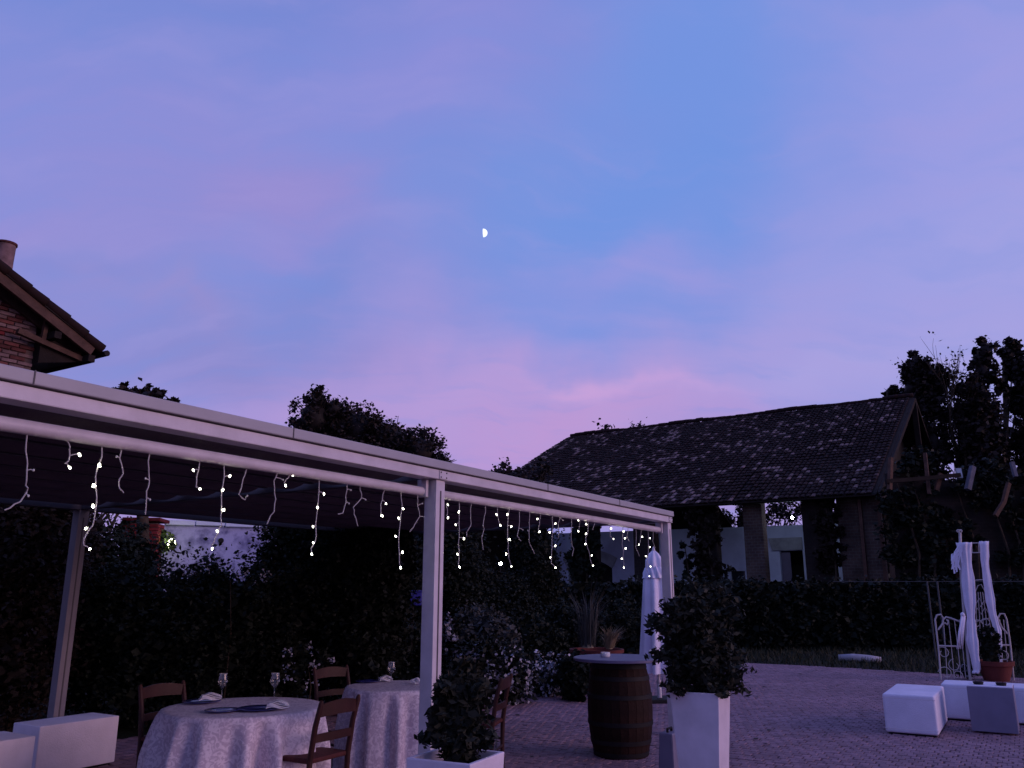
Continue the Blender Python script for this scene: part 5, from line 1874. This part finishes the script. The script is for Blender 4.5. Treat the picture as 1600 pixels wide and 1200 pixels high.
def drape(name, label, pts, widths, seed, cat='drape', folds=5, group='white drapes on the wedding arch'):
    rnd = random.Random(seed)
    ps = [al_(p[0], p[1], -.09) for p in pts]
    q = MB()
    n = 40
    fine, fw = [], []
    for i in range(len(ps) - 1):
        for k in range(6):
            f = k / 6
            fine.append(ps[i].lerp(ps[i + 1], f))
            fw.append(widths[i] + (widths[i + 1] - widths[i]) * f)
    fine.append(ps[-1])
    fw.append(widths[-1])
    ph = rnd.uniform(0, 6)
    for i, (p, w_) in enumerate(zip(fine, fw)):
        w_ *= 1 + .07 * math.sin(i * .55 + ph) + .06 * math.sin(i * 1.3 + seed)
        p = p + Vector((.008 * math.sin(i * .33 + ph * 3 + seed), 0, 0))
        for k in range(n):
            an = 2 * math.pi * k / n
            w = 1 + .27 * math.cos(folds * an + ph + i * .10 + .5 * math.sin(i * .21 + ph)) + .16 * math.cos((folds + 4) * an + i * .3)
            q.v.append((p.x + w_ / 2 * math.cos(an) * (.8 + .2 * w), p.y + w_ * .28 * math.sin(an) * w, p.z + .008 * math.sin(i * 1.3 + k)))
    for i in range(len(fine) - 1):
        for k in range(n):
            k2 = (k + 1) % n
            q.f.append((i * n + k, (i + 1) * n + k, (i + 1) * n + k2, i * n + k2))
    q.f += [tuple(range(n)), tuple((len(fine) - 1) * n + k for k in range(n))[::-1]]
    tag(q.build(name, M['voile'], None, ac, arz, smooth=True), label, cat, group)
sc_ = (AY * CP) / FPX
drape('drape', 'white fabric drape wound down the left post of the wedding arch', [(1506, 848), (1510, 870), (1513, 920), (1517, 965), (1520, 1000), (1526, 1045), (1524, 1052)], [20 * sc_, 15 * sc_, 17 * sc_, 12 * sc_, 15 * sc_, 11 * sc_, 9 * sc_], 1)
drape('drape', 'white fabric drape wound down the right post of the wedding arch', [(1537, 846), (1538, 880), (1546, 925), (1551, 960), (1557, 985), (1563, 1025), (1564, 1045)], [13 * sc_, 10 * sc_, 13 * sc_, 10 * sc_, 11 * sc_, 7 * sc_, 5 * sc_], 2)
rb = MB()
for k in range(16):
    a = al_(1500 + random.uniform(-3, 5), 855 + random.uniform(-4, 8), -.14)
    e = al_(1488 + random.uniform(-2, 16), 872 + random.uniform(0, 26), -.16)
    m_ = (a + e) / 2 + Vector((-.09 * random.random(), 0, .03))
    s_ = Vector((.014, 0, .006))
    rb.add([a - s_, a + s_, m_ + s_, m_ - s_, e - s_, e + s_], [(0, 1, 2, 3), (3, 2, 5, 4)])
    o_ = Vector((0, -.004, 0))
    rb.add([a - s_ - o_, a + s_ - o_, m_ + s_ - o_, m_ - s_ - o_, e - s_ - o_, e + s_ - o_], [(3, 2, 1, 0), (4, 5, 2, 3)])
tag(rb.build('ribbon_bow', M['voile'], None, ac, arz), 'frayed white ribbon bow at the top left of the wedding arch', 'ribbon')
rb = MB()
for (x0, x1) in ((1503, 1498), (1506, 1501), (1504, 1495), (1507, 1504)):
    rb.tube(A_([(x0, 962, -.12), ((x0 + x1) / 2 - 1, 988, -.14), (x1, 1014, -.13)]), [.02, .016, .008], 5)
rb.ball(al_(1504, 960, -.12), .04, 8, 6, .2)
tag(rb.build('ribbon_tail', M['voile'], None, ac, arz, smooth=True), 'hanging white ribbon tails at the left side of the wedding arch', 'ribbon')
# terracotta pot with bush, and flowers at its foot
p2 = G(1546, 1062)
p2.y -= .25
pot2 = thing('terracotta_pot', 'red terracotta flowerpot at the foot of the wedding arch', 'pot', p2, 0, 'terracotta pots')
MB().lathe([(.001, 0), (.21, 0), (.29, .27), (.32, .28), (.33, .36), (.29, .36), (.27, .28), (.001, .27)], 32, cap=False).build('bowl', M['terracotta'], pot2, smooth=True, angle=35)
MB().lathe([(.28, .30), (.001, .31)], 20, cap=False).build('soil', M['soil'], pot2)
t = thing('potted_bush', 'dark upright bush growing in the red terracotta flowerpot', 'shrub', p2 + Vector((-.06, 0, .30)))
link('foliage', quads_mesh('foliage', leaves_arrays(clumpy([(0, 0, .28, .17, .17, .3), (0, 0, .5, .15, .15, .15)], 1500, .3, 20, .3), .05), M['leaf_dark'], MB().ball((0, 0, .28), (.13, .13, .24), 8, 6, .2)), t)
link('blossoms', quads_mesh('blossoms', leaves_arrays(clumpy([(0, -.06, .58, .16, .1, .05)], 60, .3, 8, .3), .035), M['leaf_pale']), t)
MB().tube([(0, 0, -.02), (0, 0, .4)], [.015, .008], 6).build('stem', M['bark'], t)
t = thing('flowers', 'small clump of pale flowers left of the red flowerpot', 'flowers', G(1512, 1062))
link('blossoms', quads_mesh('blossoms', leaves_arrays(clumpy([(0, 0, .16, .13, .1, .12)], 110, .3, 9, .3), .05), M['leaf_pale']), t)
link('foliage', quads_mesh('foliage', leaves_arrays(clumpy([(0, .02, .12, .16, .12, .12)], 260, .3, 12, .2), .05), M['leaf_dark']), t)
MB().tube([(0, 0, 0), (.01, 0, .15)], [.01, .006], 5).build('stem', M['bark'], t)
